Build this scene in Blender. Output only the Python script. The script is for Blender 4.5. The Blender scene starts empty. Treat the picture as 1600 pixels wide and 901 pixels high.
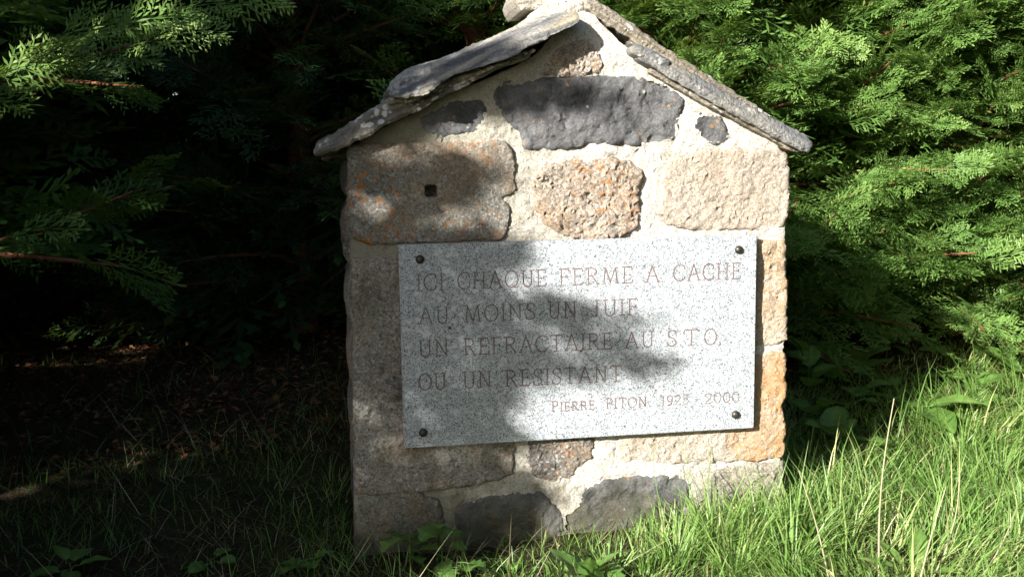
import bpy, bmesh, math, random
import numpy as np
from mathutils import Vector, Matrix, noise as mnoise
from mathutils.geometry import delaunay_2d_cdt

R = math.radians
scene = bpy.context.scene
col = scene.collection

# ------------------------------------------------------------------ camera
CAM = np.array([-0.762, -3.365, 1.328])
YAW, PIT, ROL = 0.15594, 0.12884, -0.014685
F_PX = 1600.0
fw = np.array([math.sin(YAW)*math.cos(PIT), math.cos(YAW)*math.cos(PIT), -math.sin(PIT)])
r0 = np.array([math.cos(YAW), -math.sin(YAW), 0.0])
u0 = np.cross(r0, fw)
rt = r0*math.cos(ROL) + u0*math.sin(ROL)
up = -r0*math.sin(ROL) + u0*math.cos(ROL)
cam_d = bpy.data.cameras.new('camera')
cam_d.sensor_width = 36.0
cam_d.lens = 36.0
cam_d.clip_end = 500
cam = bpy.data.objects.new('camera', cam_d)
col.objects.link(cam)
cam.matrix_world = Matrix(((rt[0], up[0], -fw[0], CAM[0]), (rt[1], up[1], -fw[1], CAM[1]),
                           (rt[2], up[2], -fw[2], CAM[2]), (0, 0, 0, 1)))
scene.camera = cam

# ------------------------------------------------------------------ sun, sky, exposure
SUN = np.array([1.10, 1.0, -0.64])          # the way the light travels
sun_el = math.atan2(0.64, math.hypot(1.10, 1.0))
world = bpy.data.worlds.new('World')
scene.world = world
world.use_nodes = True
wn = world.node_tree.nodes
bg = wn['Background']
sky = wn.new('ShaderNodeTexSky')
sky.sky_type = 'NISHITA'
sky.sun_disc = False
sky.sun_elevation = sun_el
sky.sun_rotation = math.atan2(-SUN[0], -SUN[1])
world.node_tree.links.new(sky.outputs[0], bg.inputs[0])
bg.inputs[1].default_value = 0.063
sd = bpy.data.lights.new('sun', 'SUN')
sd.energy = 5.0
sd.angle = R(0.75)
sd.color = (1.0, 0.955, 0.89)
sun = bpy.data.objects.new('sun', sd)
col.objects.link(sun)
sun.rotation_euler = Vector(SUN.tolist()).to_track_quat('-Z', 'Y').to_euler()
sun.location = (-8, -8, 6)
vs = scene.view_settings
vs.view_transform = 'Standard'
vs.look = 'None'
vs.exposure = 1.62
vs.gamma = 1.0
scene.cycles.max_bounces = 6
scene.cycles.transparent_max_bounces = 4


# ------------------------------------------------------------------ helpers
def ray(x, y):
    return fw + rt*(x-800)/F_PX - up*(y-450.5)/F_PX

def on_y(x, y, Y=0.0):
    """photograph direction -> point of the vertical plane y = Y"""
    d = ray(x, y)
    P = CAM + d*((Y-CAM[1])/d[1])
    return P

def gz(x, y):
    t = np.clip(np.asarray(y, float)/2.6, 0, 1)
    b = 0.27*t*t*(3-2*t)
    x = np.asarray(x, float)
    return b + 0.018*np.sin(x*2.3+1.1)*np.cos(np.asarray(y)*2.9) + 0.012*np.sin(x*5.1+np.asarray(y)*4.3)

def on_ground(x, y, h=0.0):
    d = ray(x, y)
    t = 2.0
    for _ in range(40):
        P = CAM + d*t
        t += (gz(P[0], P[1])+h-P[2])/d[2]*0.6
    return CAM + d*t

def to_px(P):
    d = np.asarray(P) - CAM
    w = d@fw
    return 800+F_PX*(d@rt)/w, 450.5-F_PX*(d@up)/w, w

def vnoise(x, y, seed=0):
    """value noise on numpy arrays, about -1..1"""
    x = np.asarray(x, float); y = np.asarray(y, float)
    xi = np.floor(x).astype(np.int64); yi = np.floor(y).astype(np.int64)
    fx = x-xi; fy = y-yi
    fx = fx*fx*(3-2*fx); fy = fy*fy*(3-2*fy)
    def h(a, b):
        n = (a*374761393 + b*668265263 + seed*974711) & 0x7fffffff
        n = ((n ^ (n >> 13))*1274126177) & 0x7fffffff
        return ((n ^ (n >> 16)) & 0xffff)/32767.5 - 1
    return (h(xi, yi)*(1-fx)+h(xi+1, yi)*fx)*(1-fy) + (h(xi, yi+1)*(1-fx)+h(xi+1, yi+1)*fx)*fy

def tag(o, label=None, cat=None, group=None, kind=None):
    if label: o['label'] = label
    if cat: o['category'] = cat
    if group: o['group'] = group
    if kind: o['kind'] = kind
    return o

def empty(name, loc):
    o = bpy.data.objects.new(name, None)
    o.empty_display_size = 0.1
    o.location = loc
    col.objects.link(o)
    return o

def link(name, me, mat, parent=None, loc=(0, 0, 0)):
    o = bpy.data.objects.new(name, me)
    col.objects.link(o)
    if mat is not None:
        me.materials.append(mat)
    o.location = loc
    if parent is not None:
        o.parent = parent
        o.location = Vector(loc) - parent.location
    return o

def mesh_np(name, V, faces, tint=None, smooth=False):
    """V (n,3); faces: list of int arrays (m,k)"""
    me = bpy.data.meshes.new(name)
    me.vertices.add(len(V))
    me.vertices.foreach_set('co', np.asarray(V, np.float32).ravel())
    loops = np.concatenate([f.ravel() for f in faces]).astype(np.int32)
    tot = np.concatenate([np.full(len(f), f.shape[1], np.int32) for f in faces])
    start = np.concatenate([[0], np.cumsum(tot)[:-1]]).astype(np.int32)
    me.loops.add(len(loops))
    me.loops.foreach_set('vertex_index', loops)
    me.polygons.add(len(tot))
    me.polygons.foreach_set('loop_start', start)
    me.polygons.foreach_set('loop_total', tot)
    if smooth:
        me.polygons.foreach_set('use_smooth', np.ones(len(tot), bool))
    if tint is not None:
        a = me.attributes.new('tint', 'FLOAT', 'FACE')
        a.data.foreach_set('value', np.asarray(tint, np.float32))
    me.update(calc_edges=True)
    me.validate()
    return me

class NT:
    """small node-tree writer"""
    def __init__(self, name):
        self.m = bpy.data.materials.new(name)
        self.m.use_nodes = True
        self.t = self.m.node_tree
        self.bsdf = self.t.nodes['Principled BSDF']
        self.out = self.t.nodes['Material Output']
    def n(self, typ, **kw):
        nd = self.t.nodes.new(typ)
        ins = kw.pop('ins', {})
        for k, v in kw.items(): setattr(nd, k, v)
        for k, v in ins.items(): self.set(nd.inputs[k], v)
        return nd
    def set(self, sock, v):
        if hasattr(v, 'links') and hasattr(v, 'is_output'):
            self.t.links.new(v, sock)
        else:
            sock.default_value = v
    def coords(self):
        tc = self.n('ShaderNodeTexCoord')
        oi = self.n('ShaderNodeObjectInfo')
        mu = self.n('ShaderNodeVectorMath', operation='SCALE', ins={0: (37.0, 91.0, 53.0), 'Scale': oi.outputs['Random']})
        return self.n('ShaderNodeVectorMath', operation='ADD', ins={0: tc.outputs['Object'], 1: mu.outputs[0]}).outputs[0]
    def noise(self, vec, scale, detail=4, rough=0.55, dist=0.0):
        return self.n('ShaderNodeTexNoise', ins={'Vector': vec, 'Scale': scale, 'Detail': detail, 'Roughness': rough, 'Distortion': dist}).outputs['Fac']
    def voro(self, vec, scale, out='Color', feature='F1'):
        return self.n('ShaderNodeTexVoronoi', feature=feature, ins={'Vector': vec, 'Scale': scale}).outputs[out]
    def ramp(self, f, a, b, lo=0.0, hi=1.0):
        return self.n('ShaderNodeMapRange', clamp=True, ins={0: f, 1: a, 2: b, 3: lo, 4: hi}).outputs[0]
    def math(self, op, a, b=0.0):
        return self.n('ShaderNodeMath', operation=op, ins={0: a, 1: b}).outputs[0]
    def mix(self, f, a, b, mode='MIX'):
        nd = self.n('ShaderNodeMix', data_type='RGBA', blend_type=mode)
        self.set(nd.inputs[0], f)
        self.set(nd.inputs[6], a if not isinstance(a, tuple) else (*a, 1.0))
        self.set(nd.inputs[7], b if not isinstance(b, tuple) else (*b, 1.0))
        return nd.outputs[2]
    def gray(self, f):
        return self.n('ShaderNodeCombineColor', ins={0: f, 1: f, 2: f}).outputs[0]
    def foot(self, c, v):
        """soil splash and algae on the lowest course"""
        z = self.n('ShaderNodeSeparateXYZ', ins={0: self.n('ShaderNodeNewGeometry').outputs['Position']}).outputs[2]
        zz = self.math('ADD', z, self.ramp(self.noise(v, 9, 5), .3, .7, -.09, .09))
        k = self.ramp(zz, .20, .03, 0, .75)
        return self.mix(k, c, self.mix(self.noise(v, 20, 4), (0.075, 0.055, 0.03), (0.085, 0.09, 0.04)))
    def bump(self, h, strength, dist, prev=None):
        nd = self.n('ShaderNodeBump', ins={'Height': h, 'Strength': strength, 'Distance': dist})
        if prev is not None: self.set(nd.inputs['Normal'], prev)
        return nd.outputs[0]
    def done(self, colr, rough=0.85, normal=None, spec=0.3):
        self.set(self.bsdf.inputs['Base Color'], colr if not isinstance(colr, tuple) else (*colr, 1.0))
        self.set(self.bsdf.inputs['Roughness'], rough)
        self.bsdf.inputs['Specular IOR Level'].default_value = spec
        if normal is not None: self.set(self.bsdf.inputs['Normal'], normal)
        return self.m


# ------------------------------------------------------------------ materials
def granite(name, base, alt, orange=0.0, dark=0.3, ocol=(0.42, 0.15, 0.025), crystals=0.35, grit=0.010, moss=0.0, thr=0.56, side=None):
    t = NT(name)
    v = t.coords()
    c = t.mix(t.ramp(t.noise(v, 5, 5), 0.35, 0.66), base, alt)
    # crystals of the granite
    vw = t.n('ShaderNodeTexNoise', ins={'Vector': v, 'Scale': 140.0, 'Detail': 2.0})
    vv = t.n('ShaderNodeVectorMath', operation='MULTIPLY_ADD', ins={0: vw.outputs['Color'], 1: (0.012, 0.012, 0.012), 2: v}).outputs[0]
    vc = t.voro(vv, 150)
    sep = t.n('ShaderNodeSeparateColor', ins={0: vc})
    c = t.mix(t.ramp(sep.outputs[0], 0.78, 0.84, 0, crystals), c, (0.68, 0.66, 0.62))
    c = t.mix(t.ramp(sep.outputs[1], 0.78, 0.84, 0, crystals*1.3), c, (0.05, 0.045, 0.04))
    g = t.ramp(t.noise(v, 170, 3), 0.3, 0.7, 0.62, 1.36)
    c = t.mix(1.0, c, t.gray(g), 'MULTIPLY')
    # dark weathering crust
    w = t.math('MULTIPLY', t.ramp(t.noise(v, 9, 7, 0.68), 0.48, 0.66), t.ramp(t.noise(v, 48, 4), 0.36, 0.6))
    c = t.mix(t.math('MULTIPLY', w, dark), c, (0.045, 0.042, 0.035))
    if moss:
        mo = t.math('MULTIPLY', t.ramp(t.noise(v, 4, 5), 0.5, 0.7), moss)
        c = t.mix(mo, c, (0.12, 0.115, 0.045))
    if orange:
        a = t.ramp(t.noise(v, 3.6, 3), thr-0.08, thr+0.1)
        s = t.ramp(t.noise(v, 50, 5, 0.62), 0.55, 0.61)
        if side:
            # the stain has run down one end of the block only
            sxx = t.n('ShaderNodeSeparateXYZ', ins={0: t.n('ShaderNodeTexCoord').outputs['Object']}).outputs[0]
            run = t.ramp(t.math('ADD', sxx, t.ramp(t.noise(v, 6, 5), .3, .7, -.10, .10)), side[0], side[1])
            a = t.math('MULTIPLY', a, run)
        ol = t.math('MULTIPLY', t.math('MULTIPLY', a, s), orange)
        oc = t.mix(t.noise(v, 70, 3), ocol, (0.50, 0.24, 0.06))
        c = t.mix(ol, c, oc)
        wash = t.math('MULTIPLY', t.ramp(t.noise(v, 7, 4), 0.42, 0.7), 0.35*orange)
        if side: wash = t.math('MULTIPLY', run, t.ramp(t.noise(v, 9, 5), .3, .62, .25, .85))
        c = t.mix(wash, c, (0.40, 0.23, 0.10) if not side else (0.46, 0.235, 0.075))
    c = t.foot(c, v)
    nb = t.bump(t.noise(v, 26, 8, 0.7), 0.9, 0.020)
    nb = t.bump(t.noise(v, 110, 5, 0.75), 1.0, grit*0.9, nb)
    return t.done(c, 0.9, nb, 0.2)

def basalt():
    t = NT('basalt')
    v = t.coords()
    c = t.mix(t.ramp(t.noise(v, 7, 7, 0.65), 0.35, 0.68), (0.070, 0.071, 0.073), (0.205, 0.206, 0.207))
    g = t.ramp(t.noise(v, 130, 3), 0.3, 0.7, 0.75, 1.25)
    c = t.mix(1.0, c, t.gray(g), 'MULTIPLY')
    sp = t.n('ShaderNodeSeparateColor', ins={0: t.voro(v, 60)})
    dd = t.voro(v, 60, 'Distance')
    a = t.math('MULTIPLY', t.ramp(sp.outputs[0], 0.88, 0.90), t.ramp(t.math('ADD', dd, t.ramp(t.noise(v, 90, 3), .3, .7, -.15, .15)), 0.42, 0.3))
    a = t.math('MULTIPLY', a, t.ramp(t.noise(v, 5, 2), 0.45, 0.6))
    c = t.mix(a, c, (0.46, 0.22, 0.06))
    b = t.math('MULTIPLY', t.ramp(sp.outputs[1], 0.975, 0.985), t.ramp(dd, 0.4, 0.25))
    c = t.mix(b, c, (0.45, 0.43, 0.38))
    c = t.foot(c, v)
    nb = t.bump(t.noise(v, 13, 9, 0.68, 0.8), 1.0, 0.034)
    nb = t.bump(t.noise(v, 80, 6, 0.75), 0.9, 0.007, nb)
    return t.done(c, 0.78, nb, 0.3)

def slate(name, a, b, lichen=0.5, yellow=0.3, along=(1, 0, 0.6)):
    t = NT(name)
    v = t.coords()
    # streaks follow the bedding of the slab
    ang = math.atan2(along[2], along[0])
    rot = t.n('ShaderNodeMapping', ins={'Vector': v})
    rot.inputs['Rotation'].default_value = (0, ang, 0)   # lays x along the slab
    st = t.n('ShaderNodeMapping', ins={'Vector': rot.outputs[0]})
    st.inputs['Scale'].default_value = (1.0, 1.6, 9.0)
    n1 = t.noise(st.outputs[0], 4.5, 7, 0.62, 0.4)
    c = t.mix(t.ramp(n1, 0.42, 0.60), a, b)
    c = t.mix(t.math('MULTIPLY', t.ramp(t.noise(st.outputs[0], 3.1, 4), 0.54, 0.68), yellow), c, (0.40, 0.34, 0.20))
    g = t.ramp(t.noise(v, 120, 4), 0.3, 0.7, 0.72, 1.28)
    c = t.mix(1.0, c, t.gray(g), 'MULTIPLY')
    lw = t.n('ShaderNodeTexNoise', ins={'Vector': v, 'Scale': 60.0, 'Detail': 3.0})
    lv = t.n('ShaderNodeVectorMath', operation='MULTIPLY_ADD', ins={0: lw.outputs['Color'], 1: (0.02, 0.02, 0.02), 2: v}).outputs[0]
    d = t.voro(lv, 36, 'Distance')
    li = t.math('MULTIPLY', t.ramp(d, 0.46, 0.38), t.ramp(t.noise(v, 6, 4), 0.60-0.13*lichen, 0.64-0.12*lichen))
    c = t.mix(t.math('MULTIPLY', li, min(1.0, lichen+.2)), c, (0.56, 0.56, 0.53))
    nb = t.bump(n1, 0.9, 0.022)
    nb = t.bump(t.noise(v, 60, 7, 0.75), 0.9, 0.009, nb)
    return t.done(c, 0.62, nb, 0.4)

def mortar():
    t = NT('lime_mortar')
    v = t.coords()
    c = t.mix(t.ramp(t.noise(v, 3.5, 6, 0.6), 0.35, 0.68), (0.62, 0.58, 0.50), (0.76, 0.73, 0.66))
    c = t.mix(t.math('MULTIPLY', t.ramp(t.noise(v, 8, 7, 0.7), 0.5, 0.68), 0.6), c, (0.38, 0.31, 0.23))
    sg = t.n('ShaderNodeSeparateColor', ins={0: t.voro(v, 210)})
    c = t.mix(t.ramp(sg.outputs[0], 0.80, 0.86, 0, .55), c, (0.30, 0.25, 0.19))
    c = t.mix(t.ramp(sg.outputs[1], 0.86, 0.90, 0, .6), c, (0.80, 0.79, 0.75))
    g = t.ramp(t.noise(v, 150, 3), 0.28, 0.7, 0.80, 1.14)
    c = t.mix(1.0, c, t.gray(g), 'MULTIPLY')
    # grey-green stain, stronger towards the left of the wall
    sx = t.n('ShaderNodeSeparateXYZ', ins={0: t.n('ShaderNodeTexCoord').outputs['Object']})
    k = t.math('MULTIPLY', t.ramp(sx.outputs[0], 0.15, -0.55), t.ramp(t.noise(v, 5, 5), 0.25, 0.62, 0.35, 0.85))
    c = t.mix(k, c, (0.255, 0.235, 0.155))
    pit = t.ramp(t.noise(v, 75, 3), 0.66, 0.72)
    c = t.mix(t.math('MULTIPLY', pit, 0.6), c, (0.22, 0.17, 0.12))
    nb = t.bump(t.noise(v, 24, 8, 0.68), 0.9, 0.020)
    c = t.foot(c, v)
    nb = t.bump(t.noise(v, 120, 5, 0.75), 1.0, 0.011, nb)
    return t.done(c, 0.95, nb, 0.15)

def plaque_mat():
    t = NT('polished_granite')
    v = t.n('ShaderNodeTexCoord').outputs['Object']
    wob = t.n('ShaderNodeTexNoise', ins={'Vector': v, 'Scale': 300.0, 'Detail': 2.0})
    v2 = t.n('ShaderNodeVectorMath', operation='MULTIPLY_ADD', ins={0: wob.outputs['Color'], 1: (0.004, 0.004, 0.004), 2: v}).outputs[0]
    sp = t.n('ShaderNodeSeparateColor', ins={0: t.voro(v2, 345)})
    c = t.mix(t.ramp(sp.outputs[0], 0.35, 0.75), (0.43, 0.455, 0.47), (0.23, 0.255, 0.275))
    c = t.mix(t.ramp(sp.outputs[1], 0.80, 0.84), c, (0.065, 0.072, 0.085))
    sp2 = t.n('ShaderNodeSeparateColor', ins={0: t.voro(v2, 74)})
    c = t.mix(t.ramp(sp2.outputs[0], 0.86, 0.90, 0, 0.6), c, (0.52, 0.54, 0.56))
    c = t.mix(t.ramp(t.noise(v, 45, 3), 0.55, 0.72, 0, 0.45), c, (0.20, 0.225, 0.26))
    nb = t.bump(sp.outputs[2], 0.12, 0.001)
    return t.done(c, 0.38, nb, 0.45)

def plain(name, c, rough=0.7, spec=0.3, metal=0.0, nscale=60, namp=0.35):
    t = NT(name)
    v = t.coords()
    cc = t.mix(1.0, c, t.gray(t.ramp(t.noise(v, nscale, 4), 0.3, 0.7, 1-namp, 1+namp)), 'MULTIPLY')
    t.bsdf.inputs['Metallic'].default_value = metal
    return t.done(cc, rough, t.bump(t.noise(v, nscale, 4), 0.3, 0.002), spec)

def foliage(name, dark, mid, tip, transl=0.35, rough=0.55, spec=0.35):
    t = NT(name)
    at = t.n('ShaderNodeAttribute', attribute_name='tint')
    f = at.outputs['Fac']
    pos = t.n('ShaderNodeNewGeometry').outputs['Position']
    f2 = t.math('ADD', f, t.ramp(t.noise(pos, 3.0, 3), 0.3, 0.7, -0.18, 0.18))
    c = t.mix(t.ramp(f2, 0.05, 0.5), dark, mid)
    c = t.mix(t.ramp(f2, 0.55, 1.0), c, tip)
    t.done(c, rough, None, spec)
    tr = t.n('ShaderNodeBsdfTranslucent', ins={'Color': t.mix(0.5, c, (0.26, 0.34, 0.03)) if 'litter' not in name and 'dry' not in name else c})
    mx = t.n('ShaderNodeMixShader', ins={0: transl})
    t.t.links.new(t.bsdf.outputs[0], mx.inputs[1])
    t.t.links.new(tr.outputs[0], mx.inputs[2])
    t.t.links.new(mx.outputs[0], t.out.inputs[0])
    return t.m

M = {}
M['g_lichen'] = granite('granite_grey_lichened', (0.35, 0.33, 0.28), (0.23, 0.22, 0.19), 1.0, 0.45, (0.40, 0.12, 0.015), thr=0.44)
M['g_rust'] = granite('granite_rusty', (0.52, 0.46, 0.39), (0.44, 0.36, 0.28), 0.8, 0.4, crystals=0.38, grit=0.016, thr=0.46)
M['g_tan'] = granite('granite_tan', (0.50, 0.43, 0.355), (0.44, 0.375, 0.30), 0.35, 0.12, crystals=0.2, grit=0.010, thr=0.60)
M['g_orange'] = granite('granite_orange', (0.50, 0.42, 0.33), (0.47, 0.36, 0.24), 0.7, 0.15, (0.46, 0.20, 0.045), crystals=0.25, thr=0.50)
M['g_orange2'] = granite('granite_orange_stained', (0.52, 0.455, 0.38), (0.48, 0.40, 0.31), 0.8, 0.15, (0.48, 0.19, 0.035), crystals=0.25, thr=0.40, side=(.0, .20))
M['g_dark'] = granite('granite_dark_crusted', (0.24, 0.225, 0.20), (0.13, 0.125, 0.12), 0.9, 0.8, (0.40, 0.14, 0.02), crystals=0.4, thr=0.50)
M['g_grey'] = granite('granite_grey', (0.42, 0.395, 0.35), (0.27, 0.255, 0.225), 0.7, 0.75, (0.36, 0.14, 0.03), crystals=0.4, moss=0.25, thr=0.60)
M['g_pale'] = granite('granite_pale', (0.44, 0.40, 0.33), (0.36, 0.33, 0.28), 0.2, 0.35, crystals=0.3, moss=0.15, thr=0.64)
M['basalt'] = basalt()
M['slate_d'] = slate('slate_dark', (0.10, 0.10, 0.10), (0.31, 0.30, 0.275), 0.25, 0.55, (1, 0, 0.48))
M['slate_l'] = slate('slate_lichened', (0.12, 0.108, 0.088), (0.24, 0.22, 0.18), 1.0, 0.35, (1, 0, 0.48))
M['slate_g'] = slate('slate_grey', (0.135, 0.137, 0.138), (0.215, 0.212, 0.20), 0.2, 0.25, (1, 0, -0.58))
M['slate_b'] = slate('slate_brown', (0.17, 0.145, 0.105), (0.33, 0.295, 0.235), 0.7, 0.5, (1, 0, -0.58))
M['mortar'] = mortar()
M['plaque'] = plaque_mat()
M['paint'] = plain('letter_paint', (0.140, 0.100, 0.097), 0.7, 0.2, 0, 90, 0.4)
M['stud'] = plain('bronze_stud', (0.055, 0.05, 0.042), 0.42, 0.5, 0.6, 120, 0.4)
M['rust'] = plain('rust_spot', (0.11, 0.075, 0.04), 0.9, 0.1)
M['hole'] = plain('hole_dark', (0.03, 0.025, 0.02), 0.95, 0.1)  # near-black brown for the square hole, not assigned to any part
M['bark'] = plain('cypress_bark', (0.150, 0.066, 0.034), 0.9, 0.15, 0, 40, 0.5)
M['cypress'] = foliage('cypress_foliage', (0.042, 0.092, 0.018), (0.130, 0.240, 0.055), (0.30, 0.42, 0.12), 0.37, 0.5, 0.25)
M['cypress_shaded'] = foliage('cypress_foliage_shaded', (0.014, 0.040, 0.014), (0.036, 0.085, 0.026), (0.10, 0.17, 0.03), 0.28, 0.55, 0.3)  # darker copy of the cypress foliage, with shade painted into its greens
M['grass'] = foliage('grass_blades', (0.085, 0.175, 0.030), (0.185, 0.320, 0.078), (0.46, 0.46, 0.21), 0.34, 0.42, 0.38)
M['straw'] = foliage('dry_grass', (0.06, 0.045, 0.02), (0.13, 0.105, 0.05), (0.38, 0.35, 0.22), 0.2, 0.7, 0.2)
M['leaf'] = foliage('weed_leaf', (0.05, 0.12, 0.022), (0.115, 0.215, 0.045), (0.20, 0.31, 0.075), 0.30, 0.45, 0.45)
M['litter'] = foliage('leaf_litter', (0.025, 0.012, 0.006), (0.085, 0.036, 0.016), (0.32, 0.14, 0.06), 0.1, 0.8, 0.2)

def soil():
    t = NT('soil')
    v = t.n('ShaderNodeTexCoord').outputs['Object']
    c = t.mix(t.ramp(t.noise(v, 6, 8, 0.65), 0.35, 0.68), (0.025, 0.018, 0.010), (0.07, 0.05, 0.028))
    c = t.mix(t.math('MULTIPLY', t.ramp(t.noise(v, 1.1, 4), 0.42, 0.6), 0.6), c, (0.035, 0.055, 0.016))
    nb = t.bump(t.noise(v, 35, 7, 0.7), 1.0, 0.03)
    return t.done(c, 0.95, nb, 0.1)
M['soil'] = soil()


# ------------------------------------------------------------------ ground
def build_ground():
    def axis(a, b, n, lim):
        core = np.linspace(a, b, n)
        ext = np.array([1.5, 4, 9, 20, 45, 90.0])
        return np.concatenate([a-ext[::-1], core, b+ext])
    xs = axis(-6, 7, 110, 90); ys = axis(-5, 6, 100, 90)
    X, Y = np.meshgrid(xs, ys)
    Z = gz(X, Y) + 0.012*vnoise(X*6, Y*6, 3)
    V = np.stack([X.ravel(), Y.ravel(), Z.ravel()], 1)
    nx, ny = len(xs), len(ys)
    i = np.arange(nx-1)[None, :] + nx*np.arange(ny-1)[:, None]
    i = i.ravel()
    F = np.stack([i, i+1, i+nx+1, i+nx], 1)
    o = link('ground', mesh_np('ground', V, [F], smooth=True), M['soil'])
    tag(o, kind='structure')
build_ground()


# ------------------------------------------------------------------ the monument
MON = empty('stone_monument', (0, 0.45, 0))
tag(MON, 'small gabled monument of granite and dark basalt blocks under slate roof slabs', 'monument')

def in_poly(px, py, poly):
    px = np.asarray(px); py = np.asarray(py)
    ins = np.zeros(px.shape, bool)
    n = len(poly)
    for i in range(n):
        x0, y0 = poly[i]; x1, y1 = poly[(i+1) % n]
        c = ((y0 > py) != (y1 > py))
        with np.errstate(divide='ignore', invalid='ignore'):
            xx = (x1-x0)*(py-y0)/(y1-y0+1e-15)+x0
        ins ^= c & (px < xx)
    return ins

def dist_poly(px, py, poly):
    d = np.full(np.shape(px), 1e9)
    n = len(poly)
    for i in range(n):
        ax, ay = poly[i]; bx, by = poly[(i+1) % n]
        ex, ey = bx-ax, by-ay
        t = np.clip(((px-ax)*ex+(py-ay)*ey)/(ex*ex+ey*ey+1e-15), 0, 1)
        d = np.minimum(d, np.hypot(px-ax-t*ex, py-ay-t*ey))
    return d

def rough_outline(pts, step, jit, seed):
    out = []
    n = len(pts)
    for i in range(n):
        a = np.array(pts[i]); b = np.array(pts[(i+1) % n])
        L = np.linalg.norm(b-a); k = max(1, int(round(L/step)))
        for j in range(k):
            out.append(a+(b-a)*j/k)
    P = np.array(out)
    # soften the traced corners a little, then break the line
    P = 0.25*np.roll(P, 1, 0)+0.5*P+0.25*np.roll(P, -1, 0)
    nx = vnoise(P[:, 0]*45+seed*7.1, P[:, 1]*45, seed)*0.6+vnoise(P[:, 0]*110, P[:, 1]*110+seed, seed+1)*0.4
    ny = vnoise(P[:, 0]*45, P[:, 1]*45+seed*3.7, seed+2)*0.6+vnoise(P[:, 0]*110+seed, P[:, 1]*110, seed+3)*0.4
    P[:, 0] += nx*jit; P[:, 1] += ny*jit
    return P

def relief(x, z, seed, freq=1.0):
    return (0.55*vnoise(x*9*freq+seed, z*9*freq, seed)+0.3*vnoise(x*24*freq, z*24*freq+seed, seed+5)
            + 0.22*vnoise(x*60*freq+seed, z*60*freq, seed+9))

def slab_mesh(name, outline, seed, spacing=0.012, jit=0.006, base=-0.004, proud=0.018, edge=0.02, amp=0.006,
              freq=1.0, back=0.10, flare=0.0, outfn=None, extra=None, rings=2, grit=0.0):
    """outline in (a, b) metres; returns verts (a, out, b) with out > 0 toward the viewer, and faces"""
    O = rough_outline(outline, spacing*1.1, jit, seed)
    poly = [tuple(p) for p in O]
    lo = O.min(0); hi = O.max(0)
    gx, gy = np.meshgrid(np.arange(lo[0], hi[0], spacing), np.arange(lo[1], hi[1], spacing))
    rng = np.random.default_rng(seed)
    gx = gx.ravel()+rng.uniform(-.3, .3, gx.size)*spacing; gy = gy.ravel()+rng.uniform(-.3, .3, gy.size)*spacing
    if extra is not None:
        e = np.array(extra)
        # keep grid points clear of the loops given in extra
        dd = np.min(np.hypot(gx[:, None]-e[None, :, 0], gy[:, None]-e[None, :, 1]), 1)
        k = dd > spacing*0.5
        gx = np.concatenate([gx[k], e[:, 0]]); gy = np.concatenate([gy[k], e[:, 1]])
    keep = in_poly(gx, gy, poly) & (dist_poly(gx, gy, poly) > spacing*0.55)
    P = np.concatenate([O, np.stack([gx[keep], gy[keep]], 1)])
    n0 = len(O)
    res = delaunay_2d_cdt([Vector(p.tolist()) for p in P], [(i, (i+1) % n0) for i in range(n0)], [], 1, 1e-7)
    vv = np.array([(v.x, v.y) for v in res[0]])
    faces = [tuple(f) for f in res[2]]
    orig = res[3]
    d = dist_poly(vv[:, 0], vv[:, 1], poly)
    s = 1-np.exp(-d/edge)
    out = base + proud*s + amp*relief(vv[:, 0], vv[:, 1], seed, freq)*(0.35+0.65*s)
    out = out + grit*rng.normal(size=len(vv))*(0.4+0.6*s) + grit*1.5*vnoise(vv[:, 0]*70, vv[:, 1]*70, seed+60)
    if outfn is not None:
        out = outfn(vv[:, 0], vv[:, 1], out, d)
    V = np.stack([vv[:, 0], out, vv[:, 1]], 1).tolist()
    # boundary edges -> skirt
    cnt = {}
    for f in faces:
        for i in range(len(f)):
            e = (f[i], f[(i+1) % len(f)])
            k = (min(e), max(e))
            cnt[k] = None if k in cnt else e
    bnd = [e for e in cnt.values() if e is not None]
    bv = sorted({a for e in bnd for a in e})
    cen = vv.mean(0)
    prev = {i: i for i in bv}
    for r in range(1, rings+1):
        cur = {}
        for i in bv:
            t = r/rings
            dirv = vv[i]-cen
            L = np.linalg.norm(dirv)+1e-9
            j = jit*0.7*float(vnoise(vv[i, 0]*30+r*5.3, vv[i, 1]*30, seed+20+r)) if rings > 2 else 0.0
            q = vv[i]+dirv/L*(flare*t+j)
            o1 = out[i]*(1-t)+(-back)*t if rings > 1 else -back
            cur[i] = len(V)
            V.append([q[0], o1, q[1]])
        for a, b in bnd:
            faces.append((prev[b], prev[a], cur[a], cur[b]))
        prev = cur
    # close the back
    nxt = {a: b for a, b in bnd}
    st = bnd[0][0]; loop = [st]; c = nxt[st]
    while c != st and len(loop) < 100000:
        loop.append(c); c = nxt[c]
    faces.append(tuple(prev[i] for i in loop)[::-1])
    return np.array(V), faces

def put_slab(name, VF, mat, parent, origin, ua, un, ub, smooth=True):
    """maps (a, out, b) to the world frame and links the part with its origin at its middle"""
    V, F = VF
    W = origin[None, :]+V[:, :1]*ua+V[:, 1:2]*un+V[:, 2:3]*ub
    c = W.mean(0)
    me = bpy.data.meshes.new(name)
    me.from_pydata((W-c).tolist(), [], F)
    bm = bmesh.new(); bm.from_mesh(me)
    bmesh.ops.recalc_face_normals(bm, faces=bm.faces)
    bm.to_mesh(me); bm.free()
    if smooth:
        me.polygons.foreach_set('use_smooth', np.ones(len(me.polygons), bool))
        try: me.set_sharp_from_angle(angle=R(48))
        except Exception: pass
    return link(name, me, mat, parent, tuple(c))

UX = np.array([1., 0, 0]); UZ = np.array([0, 0, 1.]); FRONT = np.array([0, -1., 0]); O0 = np.zeros(3)

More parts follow.
